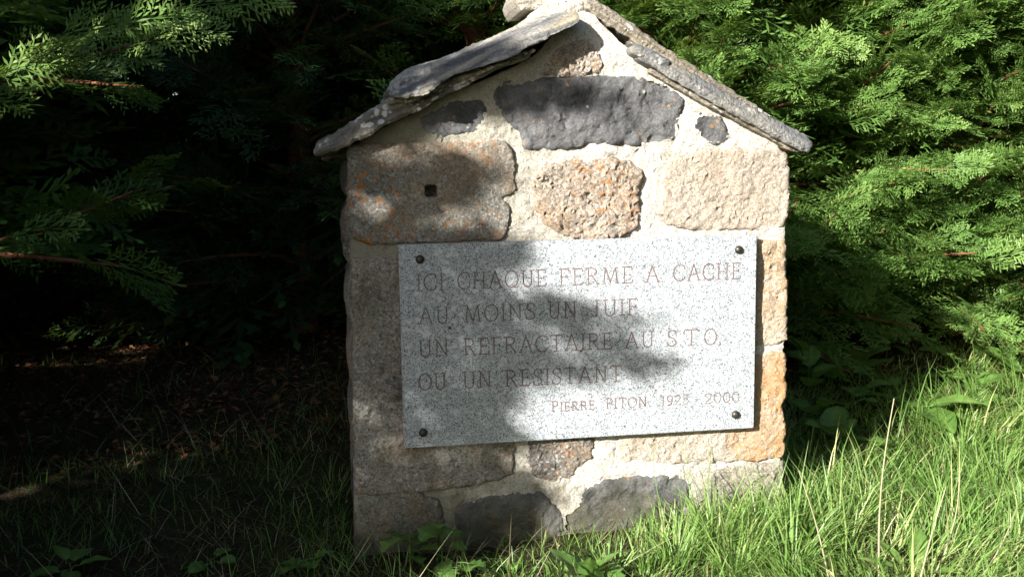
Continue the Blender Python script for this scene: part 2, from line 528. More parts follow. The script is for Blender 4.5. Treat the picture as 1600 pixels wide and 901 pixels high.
def tr(pts, Y=0.0):
    return [(float(on_y(x, y, Y)[0]), float(on_y(x, y, Y)[2])) for x, y in pts]

STONES = [
 # outline in the photograph, material, proud, amp, edge, jit, back
 ([(544,227),(600,224),(700,222),(785,221),(799,233),(804,262),(804,300),(797,306),(783,309),(794,318),(797,332),(793,355),(785,373),(768,377),(740,373),(715,378),(640,380),(575,383),(553,372),(545,350)], 'g_lichen', .020, .004, .008, .003, .30),
 ([(835,270),(850,257),(880,252),(920,252),(960,249),(985,250),(1000,265),(1004,285),(995,300),(1001,330),(993,355),(975,368),(950,376),(915,378),(885,369),(850,350),(838,330),(834,300)], 'g_rust', .024, .013, .014, .005, .10),
 ([(1038,258),(1060,241),(1120,234),(1160,231),(1215,234),(1229,244),(1234,275),(1232,320),(1227,350),(1200,358),(1150,357),(1115,359),(1080,357),(1040,350),(1028,335),(1032,310),(1035,280)], 'g_tan', .016, .008, .010, .004, .30),
 ([(768,131),(800,126),(860,124),(930,120),(1000,120),(1040,128),(1069,155),(1062,185),(1060,210),(1048,225),(990,229),(940,226),(920,222),(895,232),(820,235),(812,205),(795,190),(773,165)], 'basalt', .012, .014, .010, .004, .10),
 ([(657,185),(680,172),(700,162),(735,152),(755,155),(763,175),(757,190),(745,206),(690,214),(664,210)], 'basalt', .010, .008, .010, .004, .10),
 ([(1086,180),(1105,176),(1125,182),(1132,195),(1141,215),(1115,229),(1100,220),(1084,200)], 'basalt', .010, .008, .008, .004, .10),
 ([(852,98),(868,80),(905,58),(926,74),(937,95),(941,114),(915,119),(880,122),(850,117)], 'g_rust', .014, .010, .010, .004, .10),
 ([(549,404),(600,402),(700,402),(705,585),(600,584),(553,582)], 'g_grey', .012, .007, .008, .003, .30),
 ([(553,591),(577,585),(700,590),(805,680),(801,742),(760,752),(715,760),(660,766),(600,771),(556,771)], 'g_grey', .014, .007, .009, .003, .30),
 ([(556,777),(600,773),(650,769),(685,782),(692,815),(684,850),(672,885),(557,885)], 'g_grey', .012, .009, .010, .004, .30),
 ([(713,800),(730,785),(765,775),(800,770),(845,768),(860,785),(877,800),(881,825),(868,836),(850,850),(810,880),(730,880),(717,840)], 'basalt', .016, .010, .012, .004, .10),
 ([(822,700),(830,675),(930,675),(924,715),(905,728),(890,745),(860,751),(835,743),(824,725)], 'g_dark', .014, .010, .010, .004, .10),
 ([(914,760),(950,750),(1000,745),(1060,741),(1078,755),(1075,790),(1050,812),(1000,838),(900,838),(877,826),(885,800),(905,785)], 'basalt', .016, .012, .012, .004, .10),
 ([(1188,378),(1227,374),(1229,450),(1229,528),(1212,537),(1170,538),(1110,500),(1110,390)], 'g_orange', .014, .010, .010, .004, .30),
 ([(1150,555),(1195,553),(1226,551),(1231,575),(1228,622),(1219,635),(1228,655),(1227,712),(1180,718),(1060,722),(975,722),(967,710),(968,680),(1000,660),(1150,640)], 'g_orange2', .014, .007, .009, .004, .30),
 ([(1098,745),(1130,729),(1223,721),(1223,800),(1130,800),(1105,785)], 'g_pale', .012, .008, .010, .004, .30),
 ([(1008,846),(1030,835),(1062,838),(1075,856),(1060,885),(1010,885)], 'g_pale', .030, .010, .02, .004, .10),
]
GRIT = {'g_lichen': .0010, 'g_rust': .0026, 'g_tan': .0018, 'g_orange': .0017, 'g_orange2': .0017, 'g_dark': .0020, 'g_grey': .0015, 'g_pale': .0018, 'basalt': .0010}
HOLE = on_y(673, 298)
def hole_loops():
    e = []
    for h in (0.0205, 0.0175):
        for k in range(9):
            t = -1+2*k/8
            e += [(HOLE[0]+t*h, HOLE[2]-h), (HOLE[0]+t*h, HOLE[2]+h), (HOLE[0]-h, HOLE[2]+t*h), (HOLE[0]+h, HOLE[2]+t*h)]
    return sorted(set(e))
stone_polys = []
stone_labels = {0: 'lichen-spotted granite block with a square hole', 3: 'broad dark basalt block', 2: 'pale tan granite block',
                1: 'rough rusty granite block', 14: 'orange-stained corner block'}
for i, (pts, mat, proud, amp, edge, jit, back) in enumerate(STONES):
    o2 = np.array(tr(pts))
    oc = o2.mean(0)
    o2 = o2+(o2-oc)/np.linalg.norm(o2-oc, axis=1)[:, None]*0.006      # the block runs on a little under the mortar
    o2[:, 0] = np.clip(o2[:, 0], on_y(544, 227)[0]-.03, on_y(1234, 275)[0]+.004)
    o2 = [tuple(q) for q in o2.tolist()]
    stone_polys.append(o2)
    kw = {}
    if i == 0:
        kw['extra'] = hole_loops()
        def hf(x, z, out, d):
            m = (np.abs(x-HOLE[0])**3+np.abs(z-HOLE[2])**3)**(1/3)*.93
            rim = np.clip((0.030-m)/0.010, 0, 1)
            out = out-0.003*rim
            return np.where(m < 0.0190, -0.075, out)
        kw['outfn'] = hf
    if mat == 'basalt':
        # conchoidal chips: quantise the relief so that it breaks into facets
        def bf(x, z, out, d, amp=amp, i=i):
            q = vnoise(x*11+i, z*14, 70+i)+0.5*vnoise(x*27, z*30+i, 80+i)
            st = np.round(q*2.2)/2.2
            return out+amp*0.75*(0.7*st+0.3*q)*(1-np.exp(-d/0.010))
        kw['outfn'] = bf
    VF = slab_mesh('stone', o2, 11+i*3, spacing=0.0075, jit=jit*(1.2 if mat == 'basalt' else 1.9), base=-0.0040, proud=proud*.72+.003, edge=edge*.45, amp=amp*1.35, back=back, rings=2, grit=GRIT[mat], **kw)
    st = put_slab('stone', VF, M[mat], MON, O0, UX, FRONT, UZ)
    if i in stone_labels: st['label'] = stone_labels[i]

# mortar body: the gable front, 0.95 m deep
gable = tr([(547,892),(555,860),(552,600),(548,380),(546,232),(560,224),(600,199),(700,149),(832,92),(880,40),(908,14),(925,22),(985,80),(1100,154),(1200,212),(1217,226),(1217,236),(1230,241),(1230,330),(1224,400),(1224,545),(1222,630),(1221,720),(1217,892)])
def mortar_out(x, z, out, d):
    for k, p in enumerate(stone_polys):
        ins = in_poly(x, z, p)
        dd = dist_poly(x, z, p)
        out = np.where(ins & (dd > 0.017), out-0.030, out)
        # hairline gap where the bed joint has shrunk from the block
        gap = np.exp(-((dd-0.004)/0.006)**2)*np.clip(vnoise(x*9+k, z*9, 40+k)+0.1, 0, 1)
        out = out-0.010*gap
    m = np.maximum(np.abs(x-HOLE[0]), np.abs(z-HOLE[2]))
    return np.where(m < 0.05, out-0.09, out)
VF = slab_mesh('mortar', gable, 5, spacing=0.0085, jit=0.006, base=-0.003, proud=0.005, edge=0.02, amp=0.0095, back=0.93, rings=12, outfn=mortar_out, grit=.0015, freq=1.4)
put_slab('mortar_core', VF, M['mortar'], MON, O0, UX, FRONT, UZ)

# coursed blocks of the two flanks (a = along depth, b = height)
rs = random.Random(4)
def flank(xw, side):
    z = 0.02
    k = 0
    while z < 1.26:
        h = rs.uniform(.20, .30)
        h = min(h, 1.33-z)
        y = 0.315
        while y < 0.90:
            w = rs.uniform(.22, .36)
            y1 = min(y+w, .92)
            if .92-y1 < .12: y1 = .92
            g = .012
            pts = [(y+g, z+g), (y1-g, z+g+rs.uniform(-.008, .008)), (y1-g+rs.uniform(-.01, .01), z+h-g), (y+g, z+h-g+rs.uniform(-.01, .01))]
            VF = slab_mesh('stone', pts, 200+k+(50 if side > 0 else 0), spacing=0.03, jit=0.008, base=-0.003, proud=0.022, edge=0.02, amp=0.012, back=0.08, rings=2)
            mt = rs.choice(['g_grey', 'g_grey', 'g_pale', 'basalt', 'g_tan'])
            put_slab('stone', VF, M[mt], MON, np.array([xw, 0, 0]), np.array([0, 1., 0]), np.array([float(side), 0, 0]), UZ)
            y = y1; k += 1
        z += h
flank(-0.772, -1)
flank(0.752, 1)

# ---- roof slabs: outline of the broken front edge, then back along the depth
def roof_slab(pts, Y, depth, mat, seed, tilt=0.0, label=None, nrm=(0, 1), amp=.0035, jit=.004, shift=(0, 0), edge=.015, proud=.02, name='roof_slab'):
    o2 = [(a+shift[0], b+shift[1]) for a, b in tr(pts, Y)]
    A = np.array(o2)
    nn = np.array(nrm)/np.linalg.norm(nrm)
    pr = A@nn
    # thickness coordinate measured from the line through the slab
    ax = np.array([nn[1], -nn[0]])
    t = A@ax
    k = np.polyfit(t, pr, 1)
    def of(x, z, out, d):
        p = x*nn[0]+z*nn[1]; tt = x*ax[0]+z*ax[1]
        q = p-np.polyval(k, tt)
        lay = np.round(2*vnoise(q*85+0.5*vnoise(tt*6, q*9, seed), tt*4.5, seed+31))/2+0.5*vnoise(q*40, tt*2.2, seed+32)
        return out-tilt*q+(.006 if name == 'roof_slab' else amp)*lay*(1-np.exp(-d/0.006))
    VF = slab_mesh(name, o2, seed, spacing=0.0068 if depth < .9 else .012, jit=jit*1.5, base=0.0, proud=proud*.6, edge=edge*.4, amp=amp*1.2, back=depth, rings=10, outfn=of, freq=1.0, grit=.0008)
    o = put_slab(name, VF, M[mat], MON, np.array([0, Y, 0]), UX, FRONT, UZ, smooth=(name == 'ridge_mortar'))
    if label: o['label'] = label
    return o
NL = (-0.43, 0.9); NR = (0.5, 0.86)
UL = [(604,141),(612,124),(640,103),(700,86),(745,64),(800,43),(850,21),(900,17),(907,26),(903,36),(870,52),(835,70),(795,92),(742,108),(700,122),(662,150),(637,155),(609,151)]
LL = [(489,238),(494,224),(540,195),(600,158),(640,146),(690,128),(740,106),(800,82),(829,78),(828,91),(782,106),(732,132),(690,152),(650,175),(600,198),(560,221),(530,234),(494,243)]
R1 = [(908,-8),(930,-3),(985,33),(1012,54),(1060,88),(1130,132),(1205,180),(1200,186),(1120,140),(1080,117),(1040,97),(1000,82),(985,62),(945,37),(914,17)]
R2 = [(1000,84),(1012,77),(1045,92),(1100,122),(1190,174),(1230,194),(1265,213),(1273,226),(1263,238),(1240,233),(1200,209),(1140,177),(1080,143),(1030,113),(995,92)]
R3 = [(983,75),(995,67),(1020,77),(1048,93),(1046,102),(1034,104),(1010,93),(986,85)]
roof_slab(LL, -0.055, 0.50, 'slate_l', 301, 0.5, 'weathered lower slab spotted with white lichen', NL)
roof_slab(UL, -0.075, 0.52, 'slate_d', 302, 1.35, 'thick dark upper slab with pale streaks', NL)
roof_slab(R1, 0.015, 0.50, 'slate_b', 303, 0.3, None, NR)
roof_slab(R2, -0.045, 0.52, 'slate_g', 304, 0.5, 'long grey slab over the right eave', NR, amp=.0035)
roof_slab(R3, -0.052, 0.20, 'slate_g', 305, 0.4, None, NR, amp=.004, jit=.003)
# thin split leaves bedded under the two big front slabs
roof_slab([(600,154),(640,150),(700,124),(745,108),(800,90),(835,74),(838,80),(800,98),(745,117),(700,134),(650,160),(604,162)], -0.062, 0.40, 'slate_b', 306, 0.4, None, NL, amp=.002, jit=.003)
roof_slab([(1015,106),(1080,140),(1140,173),(1200,206),(1240,230),(1250,240),(1228,232),(1195,212),(1135,181),(1075,148),(1012,112)], -0.030, 0.45, 'slate_b', 307, 0.3, None, NR, amp=.002, jit=.003)
# second rank further back
roof_slab(LL, -0.055, 0.98, 'slate_l', 311, 0.1, None, NL, shift=(0.012, -0.020)).location.y += 0.50
roof_slab(UL, -0.075, 0.98, 'slate_d', 312, 0.1, None, NL, shift=(-0.010, -0.022)).location.y += 0.51
roof_slab(R1, 0.015, 0.98, 'slate_b', 313, 0.1, None, NR, shift=(0.0, -0.02)).location.y += 0.49
roof_slab(R2, -0.045, 0.98, 'slate_g', 314, 0.1, None, NR, shift=(-0.01, -0.018)).location.y += 0.50
# ridge: mortar bedding and a capping stone
roof_slab([(826,34),(842,14),(858,-2),(885,-22),(906,-22),(913,-5),(914,14),(905,24),(870,40),(840,50)], 0.035, 0.80, 'mortar', 321, 0.25, None, (0, 1), amp=.012, jit=.006, edge=.03, name='ridge_mortar')
roof_slab([(803,-2),(812,-24),(840,-34),(862,-22),(872,-4),(850,12),(822,18),(812,14)], 0.22, 0.30, 'g_pale', 322, 0.3, 'brown ridge stone', (0, 1), amp=.014, edge=.03, name='ridge_stone')


# ------------------------------------------------------------------ plaque
PY = -0.047
pc = [on_y(622, 382, PY), on_y(1183, 367, PY), on_y(1178, 668, PY), on_y(632, 700, PY)]
pw, ph = 1.22, 0.676
pz = float(np.mean([p[2] for p in pc])); pxc = float(np.mean([p[0] for p in pc]))
PLQ = empty('memorial_plaque', (pxc, -0.02, pz-ph/2))
tag(PLQ, 'speckled grey granite plaque with engraved French text fixed to the monument', 'plaque')
bm = bmesh.new()
bmesh.ops.create_cube(bm, size=1)
for v in bm.verts:
    v.co = Vector((v.co.x*pw, v.co.y*0.03, v.co.z*ph))
bmesh.ops.bevel(bm, geom=bm.edges[:], offset=0.0022, segments=2, affect='EDGES')
me = bpy.data.meshes.new('slab'); bm.to_mesh(me); bm.free()
link('slab', me, M['plaque'], PLQ, (pxc, PY+0.015, pz))
# lead spacers between plaque and wall, with the studs in front
for sx, sy in ((656,405), (1154,390), (1149,647), (661,675)):
    P = on_y(sx, sy, PY)
    bm = bmesh.new()
    prof = [(0.0, .0125), (.0035, .0145), (.008, .0128), (.0115, .0085), (.0132, .004), (.0136, 0)]
    N = 20
    rows = []
    for h, rr in [(-0.062, .006), (-.001, .006)]+prof:
        rows.append([bm.verts.new((rr*math.cos(a), -h, rr*math.sin(a))) for a in [2*math.pi*k/N for k in range(N)]] if rr > 0 else [bm.verts.new((0, -h, 0))])
    for a, b in zip(rows, rows[1:]):
        for k in range(N):
            if len(b) == 1: bm.faces.new((a[k], a[(k+1) % N], b[0]))
            else: bm.faces.new((a[k], a[(k+1) % N], b[(k+1) % N], b[k]))
    bm.faces.new(rows[0])
    bmesh.ops.recalc_face_normals(bm, faces=bm.faces)
    me = bpy.data.meshes.new('stud'); bm.to_mesh(me); bm.free()
    me.polygons.foreach_set('use_smooth', np.ones(len(me.polygons), bool))
    link('stud', me, M['stud'], PLQ, (P[0], PY, P[2]))

# ---- engraved capitals: strokes on a unit-high box (x to the right, y up)
def arc(cx, cy, rx, ry, a0, a1, n=14):
    return [(cx+rx*math.cos(R(a0+(a1-a0)*k/n)), cy+ry*math.sin(R(a0+(a1-a0)*k/n))) for k in range(n+1)]
def serif(x, y, w=0.13): return [(x-w, y), (x+w, y)]
G = {
 'I': (0.26, [[(.13, 0), (.13, 1)], serif(.13, 0), serif(.13, 1)]),
 'C': (0.74, [arc(.42, .5, .40, .51, 52, 308, 22), [(.667, .90), (.70, .72)], [(.667, .10), (.70, .26)]]),
 'H': (0.80, [[(.14, 0), (.14, 1)], [(.66, 0), (.66, 1)], [(.14, .50), (.66, .50)], serif(.14, 0), serif(.14, 1), serif(.66, 0), serif(.66, 1)]),
 'A': (0.82, [[(.08, 0), (.40, 1.02)], [(.40, 1.02), (.73, 0)], [(.20, .36), (.61, .36)], serif(.08, 0, .10), serif(.73, 0, .11)]),
 'Q': (0.84, [arc(.42, .5, .38, .51, 0, 360, 28), [(.30, .10), (.44, .16), (.60, -.02), (.74, -.03), (.82, .10)]]),
 'U': (0.76, [[(.14, 1), (.14, .28)]+arc(.38, .28, .24, .29, 180, 360, 14)+[(.62, 1)], serif(.14, 1), serif(.62, 1, .12)]),
 'E': (0.62, [[(.14, 0), (.14, 1)], [(.02, 1), (.54, 1), (.56, .86)], [(.14, .52), (.46, .52)], [(.46, .60), (.46, .44)], [(.02, 0), (.55, 0), (.60, .16)]]),
 'F': (0.60, [[(.14, 0), (.14, 1)], [(.02, 1), (.54, 1), (.57, .86)], [(.14, .52), (.46, .52)], [(.46, .60), (.46, .44)], serif(.14, 0)]),
 'R': (0.74, [[(.14, 0), (.14, 1)], [(.02, 1), (.36, 1)]+arc(.36, .76, .22, .24, 90, -90, 10)+[(.14, .52)], [(.34, .52), (.66, 0)], serif(.14, 0), serif(.66, 0, .09)]),
 'M': (0.98, [[(.12, 0), (.20, 1)], [(.20, 1), (.48, .06)], [(.48, .06), (.76, 1)], [(.76, 1), (.86, 0)], serif(.12, 0, .11), serif(.86, 0, .11), [(.08, 1), (.20, 1)], [(.76, 1), (.88, 1)]]),
 'O': (0.80, [arc(.40, .5, .37, .51, 0, 360, 28)]),
 'N': (0.82, [[(.14, 0), (.14, 1)], [(.14, 1), (.66, 0)], [(.66, 0), (.66, 1)], serif(.14, 0, .11), [(.02, 1), (.14, 1)], serif(.66, 1, .11)]),
 'S': (0.58, [[(.50, .88), (.42, .98), (.28, 1.01), (.14, .95), (.08, .82), (.10, .68), (.20, .58), (.36, .48), (.48, .38), (.53, .25), (.48, .09), (.36, .0), (.22, -.01), (.10, .06), (.05, .16)], [(.50, .98), (.51, .76)], [(.05, .02), (.04, .26)]]),
 'J': (0.48, [[(.30, 1), (.30, .16), (.25, .04), (.16, -.02), (.07, .04), (.03, .12)], serif(.30, 1)]),
 'T': (0.72, [[(.36, 0), (.36, 1)], [(.03, .87), (.05, 1), (.67, 1), (.69, .87)], serif(.36, 0)]),
 'P': (0.64, [[(.14, 0), (.14, 1)], [(.02, 1), (.36, 1)]+arc(.36, .75, .22, .25, 90, -90, 10)+[(.14, .50)], serif(.14, 0)]),
 '.': (0.24, [[(.09, .0), (.09, .07)]]),
 '-': (0.40, [[(.05, .46), (.35, .46)]]),
 '1': (0.40, [[(.05, .82), (.22, 1), (.22, 0)], serif(.22, 0)]),
 '9': (0.60, [arc(.29, .69, .24, .31, 0, 360, 20), [(.53, .69), (.53, .40), (.44, .12), (.26, -.01), (.10, .06)]]),
 '2': (0.62, [arc(.29, .73, .24, .27, 165, -35, 12)+[(.06, 0), (.54, 0), (.57, .12)]]),
 '5': (0.58, [[(.50, 1), (.14, 1), (.10, .56)]+arc(.27, .32, .25, .32, 120, -140, 16)]),
 '0': (0.66, [arc(.33, .5, .28, .51, 0, 360, 24)]),
}
SP = 0.14
def word_mesh(lines_, seed):
    """lines_: list of (word, x0px, x1px, base0, base1 line ends, cap metres)"""
    V = []; Fq = []
    rr = random.Random(seed)
    def stroke(p, w):
        # ribbon with its own width per point, laid 0.5 mm proud of the polished face
        n = len(p)
        idx = []
        for i in range(n):
            a = np.array(p[max(i-1, 0)]); b = np.array(p[min(i+1, n-1)])
            d = b-a; L = np.linalg.norm(d)+1e-9; d /= L
            nn = np.array([-d[1], d[0]])
            ww = w*(0.5+0.08*math.sin(i*1.7+seed))
            q = np.array(p[i])
            if i == 0: q = q-d*w*0.3
            if i == n-1: q = q+d*w*0.3
            lay = 0.0004+0.0001*rr.random()
            k = len(V)
            V.append((q[0]+nn[0]*ww, PY-lay, q[1]+nn[1]*ww)); V.append((q[0]-nn[0]*ww, PY-lay, q[1]-nn[1]*ww))
            idx.append(k)
        for a, b in zip(idx, idx[1:]):
            Fq.append((a, a+1, b+1, b))
    for word, x0, x1, (lx, ly), (rx, ry), cap, small in lines_:
        def base_at(x): return on_y(x, ly+(ry-ly)*(x-lx)/(rx-lx), PY)
        A = base_at(x0); B = base_at(x1)
        sizes = [1.0 if (k == 0 or not small) else small for k in range(len(word))]
        tot = sum(G[c][0]*s for c, s in zip(word, sizes))+SP*(len(word)-1)-0.10
        L = B[0]-A[0]
        sc = L/tot
        x = A[0]-0.03*sc
        for c, s in zip(word, sizes):
            wd, strokes = G[c]
            for st in strokes:
                pts = [(x+px_*s*sc, A[2]+(B[2]-A[2])*(x+px_*s*sc-A[0])/max(L, 1e-6)+py_*s*cap) for px_, py_ in st]
                dx = abs(st[-1][0]-st[0][0]); dy = abs(st[-1][1]-st[0][1])
                w = (0.0032 if dy < 0.3*dx+1e-6 and len(st) == 2 else 0.0044)*(cap/0.056)**0.5
                stroke(pts, w*rr.uniform(.9, 1.1))
            x += (wd*s+SP)*sc
    return np.array(V), np.array(Fq)
def zspan(x, yt, yb): return float(on_y(x, yt, PY)[2]-on_y(x, yb, PY)[2])
cap1 = zspan(660, 428.5, 454)
capS = zspan(1000, 621, 636.5)
b1 = ((652, 454), (1156, 435)); b2 = ((655, 506), (995, 491)); b3 = ((655, 557), (1117, 537.5)); b4 = ((655, 609), (970, 595)); b5 = ((862, 642.5), (1154, 627))
W = lambda w, a, b, bl, cap=cap1, small=0: (w, a, b, bl[0], bl[1], cap, small)
rows = [
 [W('ICI',652,692,b1), W('CHAQUE',716,852,b1), W('FERME',874,987,b1), W('A',1009,1029,b1), W('CACHE',1053,1156,b1)],
 [W('AU',655,700,b2), W('MOINS',726,835,b2), W('UN',857,900,b2), W('JUIF',925,995,b2)],
 [W('UN',655,700,b3), W('REFRACTAIRE',725,955,b3), W('AU',977,1020,b3), W('S',1043,1056,b3), W('.',1062,1065,b3), W('T',1069,1090,b3), W('.',1094,1097,b3), W('O',1101,1118,b3), W('.',1124,1127,b3)],
 [W('OU',655,696,b4), W('UN',724,767,b4), W('RESISTANT',790,970,b4)],
 [W('PIERRE',862,928,b5,capS,.86), W('PITON',947,1010,b5,capS), W('1925',1033,1075,b5,capS), W('-',1085,1095,b5,capS), W('2000',1102,1154,b5,capS)],
]
for k, row in enumerate(rows):
    for j, word in enumerate(row):
        V, Fq = word_mesh([word], 3+k*7+j)
        c = V.mean(0)
        link('inscription', mesh_np('inscription', V-c, [Fq]), M['paint'], PLQ, tuple(c))
# two rust spots bled out of the stone
for sx, sy, s in ((703,512,.006), (908,548,.004)):
    P = on_y(sx, sy, PY)
    rr = random.Random(int(sx))
    bm = bmesh.new()
    bm.faces.new([bm.verts.new((s*rr.uniform(.6, 1.2)*1.3*math.cos(a), -0.0006, s*rr.uniform(.6, 1.1)*math.sin(a))) for a in [2*math.pi*k/11 for k in range(11)]])
    me = bpy.data.meshes.new('rust_spot'); bm.to_mesh(me); bm.free()
    link('rust_spot', me, M['rust'], PLQ, (P[0], PY, P[2]))


# ------------------------------------------------------------------ cypresses
def spray_template(nside, nsub, wid=0.020, seed=0):
    """flat feathery spray of unit length along +x, side +y, face +z; quads (diamonds)"""
    rng = np.random.default_rng(seed)
    V = []; F = []; T = []
    def diamond(p, d, L, w, tint):
        d = d/np.linalg.norm(d)
        s = np.array([-d[1], d[0], 0])
        k = len(V)
        zz = rng.uniform(-.012, .012)
        V.extend([p, p+d*L*.5+s*w*.5+(0, 0, zz), p+d*L+(0, 0, zz), p+d*L*.5-s*w*.5-(0, 0, zz*.5)])
        F.append((k, k+1, k+2, k+3)); T.append(tint)
    def axis(t): return np.array([t, 0.03*math.sin(t*4), -0.16*t*t])
    for k in range(4):
        a = axis(k/4); b = axis((k+1)/4)
        diamond(a, b-a+np.array([0, 0, 0]), np.linalg.norm(b-a)*1.15, wid*1.1, .15)
    for i in range(nside):
        t = .06+.88*i/nside
        sgn = 1 if i % 2 else -1
        L = (0.10+0.34*math.sin(math.pi*min(1, .18+t*.82))**.8)*(1-.35*t)*rng.uniform(.75, 1.15)
        ang = R(rng.uniform(38, 54))*sgn
        p = axis(t)
        d = np.array([math.cos(ang), math.sin(ang), rng.uniform(-.22, .08)])
        diamond(p, d, L*1.02, wid*.9, .35)
        for j in range(nsub):
            q = (j+1)/(nsub+1)
            s2 = 1 if j % 2 else -1
            a2 = ang+R(rng.uniform(28, 46))*s2
            pp = p+d/np.linalg.norm(d)*L*q+np.array([0, 0, -.10*L*q*q])
            dd = np.array([math.cos(a2), math.sin(a2), rng.uniform(-.25, .2)])
            diamond(pp, dd, L*(.40-.20*q)*rng.uniform(.75, 1.2)+.03, wid*rng.uniform(.8, 1.15), .45+.4*q*t+.1*t)
    diamond(axis(.94), np.array([1, 0, -.3]), .14, wid, .95)
    return np.array(V), np.array(F), np.array(T)
T_HI = [spray_template(14, 7, .031, s) for s in (1, 2, 3)]
T_MID = [spray_template(13, 4, .030, s) for s in (4, 5)]
T_FILL = [spray_template(9, 4, .030, s) for s in (8, 9)]
T_LO = [spray_template(9, 1, .085, s) for s in (6, 7)]

def place_sprays(O, X, N, S, tint, templates, rng):
    X = X/np.linalg.norm(X, axis=1)[:, None]
    Yv = np.cross(N, X); Yv /= np.linalg.norm(Yv, axis=1)[:, None]+1e-9
    Nv = np.cross(X, Yv)
    which = rng.integers(0, len(templates), len(O))
    VV = []; FF = []; TT = []
    off = 0
    for k, (V, F, T) in enumerate(templates):
        m = which == k
        if not m.any(): continue
        n = m.sum()
        A = (O[m][:, None]+S[m][:, None, None]*(V[None, :, :1]*X[m][:, None]+V[None, :, 1:2]*Yv[m][:, None]+V[None, :, 2:]*Nv[m][:, None]))
        VV.append(A.reshape(-1, 3))
        f = F[None]+(np.arange(n)*len(V))[:, None, None]+off
        FF.append(f.reshape(-1, 4))
        TT.append((T[None]*0.75+tint[m][:, None]).ravel())
        off += n*len(V)
    return np.concatenate(VV), np.concatenate(FF), np.concatenate(TT)

def grow(rng, h, r, nb, ns, az=(0, 2*math.pi), size=(.22, .38), low=0.06, power=.55, core=0.30, elev=(8, 42)):
    """branches of one cypress around the origin: spray frames and the limb polylines"""
    O = []; X = []; N = []; S = []; T = []; limbs = []
    for b in range(nb):
        t = low+(1-low)*((b+rng.random())/nb)
        z0 = h*t*.94
        a = rng.uniform(*az)
        rad = r*(1-t)**power*rng.uniform(.78, 1.12)+.12
        el = R(rng.uniform(*elev))*(0.6+0.8*t)
        d = np.array([math.cos(a)*math.cos(el), math.sin(a)*math.cos(el), math.sin(el)])
        base = np.array([0, 0, max(.12, z0-rad*math.sin(el)*.7)])
        side = np.array([-math.sin(a), math.cos(a), 0])
        btint = rng.uniform(-.14, .14)
        droop = rng.uniform(.05, .22)
        sway = rng.uniform(-.15, .15)
        def pos(s): return base+d*rad*s+side*sway*rad*s*s-np.array([0, 0, droop*rad*s*s])
        limbs.append([pos(0), pos(.4), pos(.75), pos(1.0)])
        for k in range(ns):
            s = core+(1.02-core)*((k+rng.random())/ns)
            sg = 1 if k % 2 else -1
            yawo = R(rng.uniform(12, 70))*sg*(1.15-.7*s)
            tang = pos(min(s+.1, 1.1))-pos(s-.05); tang /= np.linalg.norm(tang)
            x = tang*math.cos(yawo)+side*math.sin(yawo)+np.array([0, 0, rng.uniform(-.45, .40)])
            x /= np.linalg.norm(x)
            n = np.array([0, 0, .75])+rng.normal(size=3)*.48+d*.8
            sc = rng.uniform(*size)*(1.0-.25*s+.1)
            O.append(pos(s)+rng.normal(size=3)*.035); X.append(x); N.append(n); S.append(sc)
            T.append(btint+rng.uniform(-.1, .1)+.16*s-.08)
    return np.array(O), np.array(X), np.array(N), np.array(S), np.array(T), limbs

def tubes(polys, sides=5):
    """polys: list of (points, radii)"""
    V = []; F = []
    for pts, rad in polys:
        pts = np.array(pts)
        rings = []
        for i, p in enumerate(pts):
            d = pts[min(i+1, len(pts)-1)]-pts[max(i-1, 0)]
            d = d/(np.linalg.norm(d)+1e-9)
            a = np.cross(d, [0.31, 0.2, 0.93]); 
            if np.linalg.norm(a) < .1: a = np.cross(d, [1, 0, 0])
            a /= np.linalg.norm(a); b = np.cross(d, a)
            k = len(V)
            for s in range(sides):
                t = 2*math.pi*s/sides
                V.append(p+rad[i]*(a*math.cos(t)+b*math.sin(t)))
            rings.append(k)
        for a, b in zip(rings, rings[1:]):
            for s in range(sides):
                F.append((a+s, a+(s+1) % sides, b+(s+1) % sides, b+s))
    return np.array(V), np.array(F)

# where the leaves of the shading trees leave sunlight through: the outline of their
# crowns is trimmed so that the light reaches the wall, the hedge and a few spots of ground
LB = np.array([(-2400,-2000),(-1600,-1050),(-800,-150),(-300,340),(-60,560),(40,690),(75,730),(100,835),(135,990),(160,1010),(178,860),(205,690),(238,720),(262,800),(300,790),(345,770),(372,800),
               (400,885),(425,860),(445,800),(470,900),(500,985),(520,930),(545,880),(570,990),(590,1075),(606,960),(625,880),(650,835),(690,835),(715,815),(745,850),(775,900),(800,880),(850,850),(930,790),(1300,600),(2500,300)], float)
LIT = [(745,208,60,20),(770,240,36,13),(798,330,10,34),(880,402,24,14),(905,430,34,16),(845,460,30,9),(935,462,40,11),(905,555,14,12),(890,620,30,14),(865,650,20,10),(742,600,8,14),(890,752,32,11),
       (735,172,9,10),(640,245,50,9),(600,330,24,8),(720,345,26,10),(690,97,60,5),(760,83,34,6),(700,130,26,6),(625,250,18,8)]
DRK = [(1020,575,60,12),(960,545,60,12),(1000,510,46,9),(880,150,130,14)]
SPOTS = [  # ground or twig to light up: centre, reach in u, reach in v
    (on_ground(205, 540, .03), .17, .07), (on_ground(165, 562, .03), .13, .05), (on_ground(105, 540, .03), .15, .06), (on_ground(60, 565, .03), .12, .05), (on_ground(8, 770, .02), .12, .08),
    (on_y(42, 88, .60), .22, .13), (on_y(235, 18, .80), .16, .07), (on_y(120, 20, .75), .12, .07), (on_y(10, 366, .50), .10, .08)]
